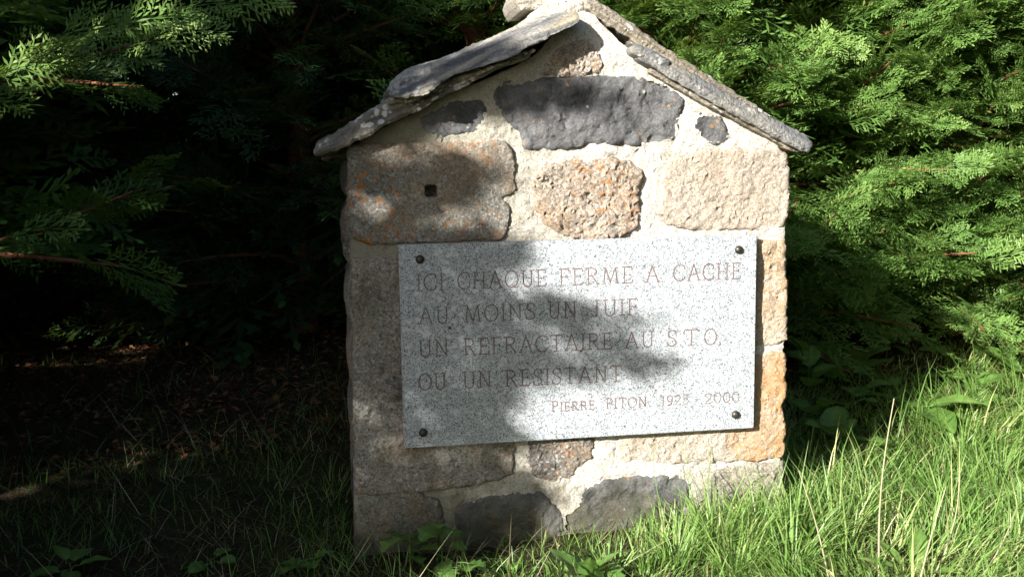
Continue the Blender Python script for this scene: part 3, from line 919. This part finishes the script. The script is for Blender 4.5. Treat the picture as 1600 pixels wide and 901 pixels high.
def lets_light(C):
    """C (n,3): True where a leaf here would block light that the photograph shows"""
    u = C[:, 0]-SUN[0]*C[:, 1]; v = C[:, 2]-SUN[2]*C[:, 1]
    px, py, _ = to_px(np.stack([u, np.zeros_like(u), v], 1))
    nz = 34*vnoise(px/38, py/24, 90)+20*vnoise(px/15, py/11, 91)
    edge = np.interp(py, LB[:, 0], LB[:, 1])+nz
    lit = px > edge
    band = (px > edge-330) & (vnoise(px/24+3, py/13, 93)+.55*vnoise(px/11, py/8, 94) > .36+.52*(edge-px)/330)
    lit |= band
    for cx, cy, rx, ry in LIT:
        lit |= ((px-cx)/(rx*1.15+6))**2+((py-cy)/(ry*1.25+6))**2+.5*vnoise(px/14, py/9, 95) < 1
    for cx, cy, rx, ry in DRK:
        lit &= ~(((px-cx)/rx)**2+((py-cy)/ry)**2+.6*vnoise(px/14, py/9, 96) < 1)
    lit &= C[:, 1] < -0.25
    for P, ru, rv in SPOTS:
        pu = P[0]-SUN[0]*P[1]; pv = P[2]-SUN[2]*P[1]
        lit |= (((u-pu)/ru)**2+((v-pv)/rv)**2+1.25*vnoise(u*13, v*20, 97) < 1) & (C[:, 1] < P[1]+.06)
    return lit

def build_tree(loc, seed, h, r, nb, ns, templ, label, group, mat='cypress', az=(0, 2*math.pi), size=(.22, .38), trim=False, clear_view=False,
               low=.06, power=.55, core=.30, fill=0, elev=(8, 42), trunk_r=.085, extra=(), shade_tint=0.0):
    rng = np.random.default_rng(seed)
    x, y = loc
    z = float(gz(x, y))-.03
    root = empty('cypress_tree', (x, y, z))
    tag(root, label, 'tree', group)
    O, X, N, S, T, limbs = grow(rng, h, r, nb, ns, az, size, low, power, core, elev)
    T = T+shade_tint  # a negative offset puts shade into the foliage colour
    hi = O[:, 2] < 2.5          # above that the foliage is only ever seen as a mass
    V, F, TT = place_sprays(O[hi], X[hi], N[hi], S[hi], T[hi], templ, rng)
    if (~hi).any():
        V2, F2, TT2 = place_sprays(O[~hi], X[~hi], N[~hi], S[~hi], T[~hi], T_LO, rng)
        F = np.concatenate([F, F2+len(V)]); V = np.concatenate([V, V2]); TT = np.concatenate([TT, TT2])
    if fill:
        # coarse inner twigs; the crown's inner shade is put into their lowered tint
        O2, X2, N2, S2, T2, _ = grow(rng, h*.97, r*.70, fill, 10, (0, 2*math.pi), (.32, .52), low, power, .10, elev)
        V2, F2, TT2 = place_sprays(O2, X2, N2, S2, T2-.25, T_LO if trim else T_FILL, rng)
        F = np.concatenate([F, F2+len(V)]); V = np.concatenate([V, V2]); TT = np.concatenate([TT, TT2])
    free = np.zeros(len(F), bool)
    for tip, rise, ln in extra:
        # outreaching boughs whose ends catch the sun
        tp = np.array(tip)-np.array([x, y, z]); b0 = np.array([0, 0, tp[2]-rise])
        dv = tp-b0; sd_ = np.cross(dv/np.linalg.norm(dv), [0, 0, 1.0])
        ss = np.linspace(.45, 1.0, ln)
        Oe = b0+ss[:, None]*dv-np.array([0, 0, 1.])*(.12*ss*(1-ss))[:, None]
        sgn = np.where(np.arange(ln) % 2, 1, -1)[:, None]
        Xe = dv/np.linalg.norm(dv)+sgn*sd_*(1.25*(1.05-ss)+.12)[:, None]+rng.normal(0, .07, (ln, 3))
        Ne = np.array([-.30, -.75, .65])+rng.normal(0, .38, (ln, 3))
        Ve, Fe, Te = place_sprays(Oe, Xe, Ne, rng.uniform(.20, .33, ln), np.full(ln, .20)+rng.uniform(-.06, .06, ln), T_HI, rng)
        F = np.concatenate([F, Fe+len(V)]); V = np.concatenate([V, Ve]); TT = np.concatenate([TT, Te])
        free = np.concatenate([free, np.ones(len(Fe), bool)])
        limbs = limbs+[[b0, b0+dv*.4-np.array([0, 0, .028]), b0+dv*.75-np.array([0, 0, .02]), tp]]
    C = V[F].mean(1)+np.array([x, y, z])
    keep = C[:, 2] > float(gz(x, y))+.01
    if trim: keep &= ~(lets_light(C) & ~free)
    if clear_view:
        px, py, w = to_px(C)
        keep &= ~((w > .05) & (px > -60) & (px < 1660) & (py > -60) & (py < 960))
    F = F[keep]; TT = TT[keep]
    used = np.unique(F); mp = np.zeros(len(V), np.int64); mp[used] = np.arange(len(used))
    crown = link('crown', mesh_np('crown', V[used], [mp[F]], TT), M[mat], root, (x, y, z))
    crown['kind'] = 'stuff'
    polys = [([(0, 0, -.05), (.01, 0, h*.3), (0, .015, h*.65), (0, 0, h*.97)], [trunk_r, trunk_r*.75, trunk_r*.45, .008])]
    for Lb in limbs:
        if clear_view:
            q, w_, ww = to_px(np.array(Lb)+np.array([x, y, z]))
            if ((ww > .05) & (q > -60) & (q < 1660)).any(): continue
        if trim and lets_light(np.array(Lb+[(Lb[i]*.5+Lb[i+1]*.5) for i in range(3)])+np.array([x, y, z])).any(): continue
        polys.append((Lb, [.017, .013, .009, .004]))
    TV, TF = tubes(polys)
    link('trunk', mesh_np('trunk', TV, [TF], smooth=True), M['bark'], root, (x, y, z))
    return root

def copy_tree(src, loc, rz, label, group, s=1.0):
    c = src.copy(); col.objects.link(c)
    c.location = (loc[0], loc[1], float(gz(*loc))-.03); c.rotation_euler = (0, 0, rz); c.scale = (s, s, s)
    c['label'] = label; c['group'] = group
    for ch in list(src.children):
        k = ch.copy(); col.objects.link(k); k.parent = c
    return c

GH = 'cypresses of the hedge behind the monument'
FA = (R(160), R(380))      # the side turned to the clearing
build_tree((1.15, 2.2), 21, 4.3, 1.05, 122, 20, T_HI, 'sunlit green cypress rising behind the right slope of the slate roof', GH, az=FA, fill=55, size=(.19, .34))
build_tree((1.95, 2.42), 22, 4.4, 1.15, 122, 20, T_HI, 'sunlit cypress two places right of the gable, monument shadow across its foot', GH, az=FA, fill=55, size=(.19, .34))
build_tree((2.8, 2.3), 23, 4.3, 1.10, 122, 20, T_HI, 'brightest sunlit cypress with pale sprays reaching over the long grass', GH, az=FA, fill=55, size=(.19, .34))
build_tree((3.75, 2.45), 24, 4.3, 1.10, 60, 10, T_MID, 'sunlit cypress past the pale sprays at the end of the hedge', GH, fill=30)
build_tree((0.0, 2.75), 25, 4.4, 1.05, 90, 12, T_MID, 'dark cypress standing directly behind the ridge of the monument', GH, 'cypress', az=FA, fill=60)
build_tree((-1.05, 2.9), 26, 4.4, 1.15, 95, 12, T_MID, 'deeply shaded cypress just left of the monument behind its lower roof slab', GH, 'cypress_shaded', az=FA, fill=60, low=.05)
build_tree((-2.2, 3.1), 27, 4.5, 1.2, 95, 12, T_MID, 'shaded cypress with its lowest branches above the patch of brown litter', GH, 'cypress_shaded', az=FA, fill=60, low=.13)
build_tree((-2.95, 1.25), 28, 5.2, 1.75, 120, 11, T_HI, 'shaded cypress with a few yellow-green sunlit tips beside the bare trunk', GH, 'cypress', fill=110, low=.20, trim=True, power=.45, shade_tint=-.60,
           extra=[(on_y(85, 62, .55), .35, 7), (on_y(40, 100, .50), .30, 6), (on_y(325, 4, .80), .30, 9), (on_y(245, 62, .95), .25, 7), (on_y(18, 368, .48), .25, 5)])
# shading row along the open side of the clearing, beyond the left of the view
GS = 'cypresses of the row across the clearing'
LS = 'tall dense cypress of the row that shades the clearing'
shade = dict(size=(.30, .50), trim=True, clear_view=True, power=.42, core=.08, elev=(0, 30))
for k, (lx, ly, hh, rr) in enumerate([(-3.15, -1.75, 5.2, 1.55), (-4.35, -1.15, 5.6, 1.5), (-4.9, .38, 5.8, 1.5), (-4.9, 1.6, 6.0, 1.5), (-4.6, -3.0, 5.8, 1.6), (-5.7, -1.05, 6.2, 1.5)]):
    build_tree((lx, ly), 41+k, hh, rr, 112, 12, T_LO, LS, GS, 'cypress_shaded', fill=55, **shade)
# second rank of the hedge
back = build_tree((1.6, 4.2), 31, 5.6, 1.45, 150, 16, T_LO, 'cypress of the second rank behind the hedge', 'cypresses of the second rank', 'cypress_shaded', size=(.45, .75), power=.35, core=.02, low=.01, elev=(-10, 25))
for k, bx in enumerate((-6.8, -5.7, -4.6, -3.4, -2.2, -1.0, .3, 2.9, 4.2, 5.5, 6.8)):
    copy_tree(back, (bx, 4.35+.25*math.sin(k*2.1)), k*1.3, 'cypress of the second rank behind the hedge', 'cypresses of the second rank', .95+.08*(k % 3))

# unseen trees behind the viewer, added to hold back light from the low sky
for k, (bx, by) in enumerate([(2.2, -6.0), (3.9, -5.2), (5.3, -3.9), (6.2, -2.2), (6.6, -.4)]):
    copy_tree(back, (bx, by), k*.9, 'unseen cypress added opposite the engraved plaque to block low sky light', 'cypresses added out of view to block sky light', 1.15+.06*(k % 3))


# ------------------------------------------------------------------ grass, litter
def blades(P, L, Wd, azi, lean, curl, tint, seg=3):
    n = len(P)
    ts = np.linspace(0, 1, seg+1)
    dx = np.stack([np.cos(azi), np.sin(azi), np.zeros(n)], 1)
    sd_ = np.stack([-np.sin(azi), np.cos(azi), np.zeros(n)], 1)
    tw = np.random.default_rng(n).uniform(-1.2, 1.2, n)
    sd_ = sd_*np.cos(tw)[:, None]+dx*np.sin(tw)[:, None]
    V = []
    for i, t in enumerate(ts):
        ang = lean+curl*t
        hor = L*(np.sin(lean)*t+(np.sin(lean+curl)-np.sin(lean))*t*t*.5)
        ver = L*(np.cos(lean)*t+(np.cos(lean+curl)-np.cos(lean))*t*t*.5)
        c = P+dx*hor[:, None]; c[:, 2] += ver
        w = Wd*(1-t**1.6)*.5*(0.75+.5*min(t*3, 1)*.5)
        if i < seg:
            V.append(c-sd_*w[:, None]); V.append(c+sd_*w[:, None])
        else:
            V.append(c)
    K = 2*seg+1
    VV = np.stack(V, 1).reshape(-1, 3)
    b = np.arange(n)*K
    Q = np.concatenate([np.stack([b+2*i, b+2*i+1, b+2*i+3, b+2*i+2], 1) for i in range(seg-1)])
    Tr = np.stack([b+2*seg-2, b+2*seg-1, b+2*seg], 1)
    tt = np.concatenate([np.tile(tint, seg-1), tint])
    return VV, Q, Tr, tt

def scatter(rng, n, x0, x1, y0, y1):
    P = np.stack([rng.uniform(x0, x1, n), rng.uniform(y0, y1, n), np.zeros(n)], 1)
    P[:, 2] = gz(P[:, 0], P[:, 1])-.005
    px, py, w = to_px(P)
    k = (w > .3) & (px > -350) & (px < 1950) & (py < 1150)
    k &= ~((P[:, 0] > -.80) & (P[:, 0] < .78) & (P[:, 1] > -.02) & (P[:, 1] < .98))
    return P[k]

def build_grass():
    rng = np.random.default_rng(8)
    # lush side: right and front
    P = scatter(rng, 135000, -.9, 4.2, -1.7, 2.2)
    x, y = P[:, 0], P[:, 1]
    dens = np.clip((x+.25+.35*np.clip(-y, 0, 1)+.25*vnoise(x*3, y*3, 50))/.45, 0.10, 1)*np.clip((1.75+.25*vnoise(x*2, y*2, 51)-y)/.5, 0.03, 1)
    dens *= .55+.45*(vnoise(x*5, y*5, 52) > -.45)
    k = rng.random(len(P)) < dens*.85
    P = P[k]; x, y = P[:, 0], P[:, 1]; n = len(P)
    lush = np.clip((x-.08)/.6, 0, 1)
    back = np.clip((y-.6)/1.0, 0, 1)
    L = rng.gamma(6, .026, n)*(.42+.68*lush)*(1-.45*back)*(1+.35*vnoise(x*2.4, y*2.4, 53))
    shd = np.clip((x-.75)/.3, 0, 1)*np.clip((y-.15)/.4, 0, 1)*np.clip((1.0+1.05*y-x)/.4, 0, 1)   # short turf in the lee of the wall
    L = np.clip(L*1.12*(1-.45*shd), .05, .42)
    cl = 3.2*vnoise(x*1.7, y*1.7, 54)+rng.normal(0, .8, n)-.4
    lean = np.abs(rng.normal(.36, .26, n)); curl = np.abs(rng.normal(1.45, .7, n))
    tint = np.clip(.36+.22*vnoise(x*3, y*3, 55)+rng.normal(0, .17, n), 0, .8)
    dry = rng.random(n) < .10
    tint = np.where(dry, rng.uniform(.85, 1.1, n), tint)
    VV, Q, Tr, tt = blades(P, L, rng.uniform(.0035, .0085, n)*(.75+.3*lush), cl, lean, curl, tint)
    # arching tussocks against the wall and in the open
    parts = [(VV, Q, Tr, tt)]
    for cx, cy, hgt, m, spr in ((1055, 880, .24, 90, .05), (1010, 888, .13, 50, .05), (1120, 862, .30, 170, .06), (1180, 850, .27, 150, .05), (1245, 850, .30, 170, .06),
                                (1310, 850, .30, 170, .07), (1360, 800, .25, 140, .07), (1480, 800, .26, 150, .08), (1560, 760, .26, 150, .08), (1240, 895, .26, 120, .06),
                                (950, 896, .11, 60, .06), (880, 900, .09, 45, .06), (1590, 680, .24, 150, .08), (1500, 720, .22, 130, .08), (1150, 900, .24, 120, .06), (800, 900, .09, 40, .07)):
        c = on_ground(cx, cy)
        if c[1] > -.05 and c[0] < .8: c[1] = -.05
        a = rng.uniform(0, 6.28, m); rr = spr*np.sqrt(rng.random(m))
        Pt = np.stack([c[0]+rr*np.cos(a), c[1]+rr*np.sin(a), np.zeros(m)], 1)
        Pt[:, 2] = gz(Pt[:, 0], Pt[:, 1])-.005
        Pt[:, 1] = np.where((Pt[:, 0] < .8) & (Pt[:, 1] > -.03), -.03, Pt[:, 1])
        parts.append(blades(Pt, hgt*rng.uniform(.55, 1.25, m), rng.uniform(.0045, .009, m), a+rng.normal(0, .5, m), np.abs(rng.normal(.15, .14, m)), np.abs(rng.normal(1.15, .45, m)),
                            np.clip(.40+rng.normal(0, .16, m), 0, 1)))
    off = 0; V_ = []; Q_ = []; T_ = []; q_ = []; t_ = []
    for v_, a_, b_, c_ in parts:
        V_.append(v_); Q_.append(a_+off); T_.append(b_+off); q_.append(c_[:len(a_)]); t_.append(c_[len(a_):]); off += len(v_)
    VV = np.concatenate(V_); Q = np.concatenate(Q_); Tr = np.concatenate(T_); tt = np.concatenate(q_+t_)
    o = link('grass', mesh_np('grass', VV, [Q, Tr], tt), M['grass'])
    tag(o, 'long bright green grass growing around the right foot of the monument', 'grass', kind='stuff')
    # thin shaded side, tint lowered to paint the shade into the blades
    P = scatter(rng, 26000, -4.0, 0.1, -1.6, 2.4)
    x, y = P[:, 0], P[:, 1]
    k = rng.random(len(P)) < np.clip(.5+.6*vnoise(x*2.2, y*2.2, 60)-.25*np.clip(y, 0, 2), .04, 1)
    P = P[k]; n = len(P); x, y = P[:, 0], P[:, 1]
    L = np.clip(rng.gamma(5, .022, n), .03, .26)
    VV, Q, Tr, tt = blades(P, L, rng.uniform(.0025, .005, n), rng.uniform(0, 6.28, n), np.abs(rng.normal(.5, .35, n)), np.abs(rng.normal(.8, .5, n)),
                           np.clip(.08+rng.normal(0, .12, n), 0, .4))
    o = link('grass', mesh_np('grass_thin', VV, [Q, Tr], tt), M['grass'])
    tag(o, 'thin shaded grass on the dark ground under the left cypresses', 'grass', kind='stuff')
    P = scatter(rng, 15000, -4.0, 1.4, -1.5, 2.4)
    n = len(P)
    VV, Q, Tr, tt = blades(P+np.array([0, 0, .01]), np.clip(rng.gamma(5, .026, n), .04, .3), rng.uniform(.002, .004, n), rng.uniform(0, 6.28, n),
                           np.abs(rng.normal(1.15, .3, n)), rng.uniform(0, .5, n), rng.uniform(0, 1, n))
    o = link('dry_grass', mesh_np('dry_grass', VV, [Q, Tr], tt), M['straw'])
    tag(o, 'flattened dry grass and straw on the shaded ground', 'dry grass', kind='stuff')
    # brown litter under the hedge: curled flakes
    P = scatter(rng, 30000, -4.2, 4.8, .9, 3.4)
    x, y = P[:, 0], P[:, 1]
    k = rng.random(len(P)) < np.clip((y-1.0)/.7+.4*vnoise(x*2, y*2, 61)+np.where(x < -.8, .5, -.1), .02, 1)
    P = P[k]; n = len(P)
    a = rng.uniform(0, 6.28, n); s = rng.uniform(.010, .030, n)
    d1 = np.stack([np.cos(a), np.sin(a), rng.uniform(-.4, .5, n)], 1)*s[:, None]
    d2 = np.stack([-np.sin(a), np.cos(a), rng.uniform(-.4, .4, n)], 1)*(s*rng.uniform(.2, .7, n))[:, None]
    P = P+np.array([0, 0, .014])
    V = np.stack([P-d1, P-d2*.8+np.array([0, 0, .004]), P+d1, P+d2], 1).reshape(-1, 3)
    b = np.arange(n)*4
    o = link('leaf_litter', mesh_np('leaf_litter', V, [np.stack([b, b+1, b+2, b+3], 1)], rng.uniform(0, 1, n)), M['litter'])
    tag(o, 'brown fallen leaves and needles under the cypress hedge', 'leaf litter', kind='stuff')
build_grass()


# ------------------------------------------------------------------ weeds with single leaves
def leaf_mesh(name, L, Wd, kind, seed):
    """leaf along +x from the origin, with midrib fold, droop and its own margin"""
    rng = random.Random(seed)
    nu, nv = 14, 6
    V = []; F = []
    for i in range(nu+1):
        t = i/nu
        if kind == 'oval': w = math.sin(math.pi*t**.8)**.75
        elif kind == 'nettle': w = (math.sin(math.pi*min(1, t*.9+.07))**.9)*(1-.45*t)*1.35*(1+.13*(1 if i % 2 else -1))
        elif kind == 'round': w = math.sqrt(max(0, 1-(2*t-1)**2))*1.0
        elif kind == 'lobed': w = math.sin(math.pi*t**.75)**.6*(1+.30*math.sin(t*22))
        else: w = math.sin(math.pi*(.10+.9*t)**.9)**.8*(.35+.65*t)
        w = max(w, .02)*Wd*.5
        for j in range(nv+1):
            s = -1+2*j/nv
            z = .22*abs(s)*w-.30*L*t*t+.012*L*math.sin(9*t+s*3+seed)+.05*w*math.sin(14*t)*abs(s)
            V.append((L*t, s*w, z))
    for i in range(nu):
        for j in range(nv):
            a = i*(nv+1)+j
            F.append((a, a+1, a+nv+2, a+nv+1))
    F = np.array(F)
    base = rng.uniform(.3, .7)
    tint = np.array([base+(.22 if (k % nv) in (nv//2-1, nv//2) else 0)+rng.uniform(-.07, .07)-(.10 if (k//nv) % 3 == 0 else 0) for k in range(len(F))])
    return mesh_np(name, np.array(V), [F], tint, smooth=True)

def weed(px, py, n, L, Wd, kind, label, group, seed, stem=0.0, h=0.0, elev=(15, 60), name='weed'):
    rng = random.Random(seed)
    P = on_ground(px, py, h)
    P[2] = float(gz(P[0], P[1]))
    root = empty(name, tuple(P))
    tag(root, label, 'weed', group)
    bases = []
    tops = []
    for k in range(n):
        a = 2*math.pi*(k+rng.uniform(-.3, .3))/n+seed
        e = R(rng.uniform(*elev))
        if stem > 0:
            zz = stem*(.35+.65*(k+.6)/n)
            st = (0.01*math.sin(k), 0.01*math.cos(k), zz)
            off = .03
        else:
            zz = .01; st = (0, 0, zz); off = .012
        b = Vector((math.cos(a)*off, math.sin(a)*off, zz))
        s = rng.uniform(.75, 1.15)
        o = link('leaf', leaf_mesh('leaf', L*s, Wd*s, kind, seed*13+k), M['leaf'], None)
        o.parent = root
        o.location = b
        o.rotation_euler = (rng.uniform(-.35, .35), -e, a)
        tops.append((st, (b.x, b.y, b.z)))
    polys = []
    if stem > 0: polys.append(([(0, 0, -.01), (.004, .002, stem*.5), (0, 0, stem)], [.0035, .003, .002]))
    else: polys.append(([(0, 0, -.02), (0, 0, .004), (0, 0, .016)], [.006, .006, .004]))
    for a, b in tops: polys.append(([a, ((a[0]+b[0])/2, (a[1]+b[1])/2, (a[2]+b[2])/2+.002), b], [.0018, .0016, .0014]))
    V, F = tubes(polys, 5)
    link('stem', mesh_np('stem', V, [F], np.full(len(F), .5), smooth=True), M['leaf'], root, tuple(P))
    return root

weed(1262, 640, 7, .15, .095, 'nettle', 'low nettle-leaved weed in the shadow between the monument and the hedge', 'ground weeds between monument and hedge', 61, stem=.30)
weed(1300, 705, 6, .13, .10, 'round', 'low round-leaved weed in the shadow between the monument and the hedge', 'ground weeds between monument and hedge', 62, stem=.10)
weed(1345, 590, 5, .14, .10, 'round', 'low round-leaved weed in the shadow between the monument and the hedge', 'ground weeds between monument and hedge', 63, stem=.10)
weed(1440, 665, 4, .24, .13, 'oval', 'weed with long oval leaves in the shadow between the monument and the hedge', 'ground weeds between monument and hedge', 64, stem=.10, elev=(5, 30))
weed(1522, 655, 6, .115, .085, 'nettle', 'sunlit pale nettle standing at the edge of the shadow', 'sunlit weeds in the long grass', 65, stem=.20, elev=(-5, 35))
weed(1555, 660, 3, .10, .10, 'round', 'sunlit round leaves beside the pale nettle', 'sunlit weeds in the long grass', 66, stem=.09)
weed(1545, 568, 5, .15, .10, 'oval', 'sunlit dock with folded leaves on the brown litter by the hedge', 'sunlit weeds in the long grass', 67, stem=.05)
weed(1590, 590, 5, .17, .12, 'round', 'pale broad leaves at the sunny edge of the litter', 'sunlit weeds in the long grass', 68, stem=.06)
weed(1425, 905, 6, .17, .075, 'dandelion', 'pale rosette of long leaves among the thin upright stalks', 'sunlit weeds in the long grass', 69, elev=(20, 50))
weed(1570, 905, 7, .21, .085, 'dandelion', 'large pale rosette of leaves under the leaning stalks', 'sunlit weeds in the long grass', 70, elev=(25, 60))
weed(1450, 780, 2, .16, .05, 'oval', 'single curled dock leaf lying on the long grass', 'sunlit weeds in the long grass', 71, stem=.12, elev=(0, 10))
weed(915, 912, 7, .12, .06, 'oval', 'plantain rosette growing before the dark basalt base stone', 'weeds along the front of the monument', 72, elev=(30, 75))
weed(955, 925, 5, .12, .07, 'lobed', 'lobed green weed beside the plantain rosette', 'weeds along the front of the monument', 73, elev=(20, 60))
weed(640, 885, 6, .075, .075, 'lobed', 'small lobed geranium at the dark left foot of the monument', 'weeds along the front of the monument', 74, stem=.11, elev=(-5, 30))
weed(690, 880, 6, .075, .075, 'lobed', 'lobed geranium climbing beside the mossy base block', 'weeds along the front of the monument', 75, stem=.15, elev=(-5, 30))
weed(720, 905, 6, .065, .065, 'lobed', 'geranium leaves in half shade before the basalt corner', 'weeds along the front of the monument', 76, stem=.06, elev=(-5, 30))
weed(480, 900, 5, .075, .075, 'lobed', 'dark geranium leaves in the thin shaded grass', 'weeds in the dark grass', 77, stem=.06, elev=(-5, 30))
weed(330, 890, 4, .07, .07, 'round', 'round dark leaves lying in the shaded dry grass', 'weeds in the dark grass', 78, stem=.04, elev=(-5, 30))
weed(110, 900, 5, .11, .07, 'oval', 'oval dark leaves at the edge of the dry straw', 'weeds in the dark grass', 79, stem=.05, elev=(0, 40))

for k, (qx, qy, nn, kd, sz) in enumerate([(1250, 560, 6, 'nettle', .14), (1295, 600, 5, 'round', .11), (1330, 650, 5, 'round', .12), (1385, 560, 5, 'round', .11), (1400, 620, 5, 'nettle', .12),
                                          (1470, 570, 5, 'round', .10), (1480, 610, 5, 'oval', .14), (1275, 670, 5, 'round', .12), (1355, 720, 4, 'oval', .15), (1420, 545, 4, 'oval', .14)]):
    weed(qx, qy, nn, sz, sz*(.62 if kd == 'nettle' else .8 if kd == 'round' else .5), kd, {'nettle': 'low nettle-leaved weed in the shadow between the monument and the hedge', 'round': 'low round-leaved weed in the shadow between the monument and the hedge', 'oval': 'weed with long oval leaves in the shadow between the monument and the hedge'}[kd], 'ground weeds between monument and hedge', 120+k, stem=.07+.02*(k % 4), elev=(0, 40))

# single tall stalks that stand out of the grass
def stalk(p0, p1, Y, label, seed, r=.0026, tint=.9, head=True):
    a = on_y(*p0, Y); b = on_y(*p1, Y+.05)
    a[2] = float(gz(a[0], a[1]))-.01 if p0[1] > 880 else a[2]
    a = np.array([a[0], a[1], float(gz(a[0], a[1]))-.01])
    root = empty('grass_stalk', tuple(a))
    tag(root, label, 'grass stalk', 'tall stalks in the long grass')
    d = b-a
    side = np.array([.03*math.sin(seed), 0, 0])
    pts = [d*t+side*math.sin(math.pi*t) for t in np.linspace(0, 1, 9)]
    V, F = tubes([(pts, np.linspace(r*1.3, r*.55, 9))], 5)
    link('stem', mesh_np('stem', V, [F], np.full(len(F), tint), smooth=True), M['grass'] if tint < .8 else M['straw'], root, tuple(a))
    rng = np.random.default_rng(seed)
    # one sheathing leaf blade, part way up
    q = pts[3]
    Vb, Q, Tr, tt = blades(np.array([q]), np.array([.16]), np.array([.005]), np.array([rng.uniform(0, 6.28)]), np.array([.5]), np.array([1.0]), np.array([.6]))
    link('blade', mesh_np('blade', Vb, [Q, Tr], tt), M['grass'], root, tuple(a))
    return root
stalk((1373,930), (1397,622), -.55, 'tall upright pale stalk crossing the shadow edge', 81, .0030, .95)
stalk((1297,930), (1248,735), -.55, 'dry stalk leaning toward the right corner of the monument', 82)
stalk((1445,930), (1500,742), -.65, 'straw-coloured stalk leaning right, nearer the upright one', 83)
stalk((1500,940), (1590,790), -.75, 'dry stalk leaning over the large pale rosette', 84)
stalk((1430,930), (1478,760), -.70, 'thin grey stalk leaning beside the straw-coloured one', 85)
stalk((1060,900), (1021,690), -.18, 'green stalk standing before the right half of the plaque base', 86, .0015, .5)
stalk((1215,880), (1150,705), -.16, 'thin green stalk before the orange corner block', 87, .0013, .5)
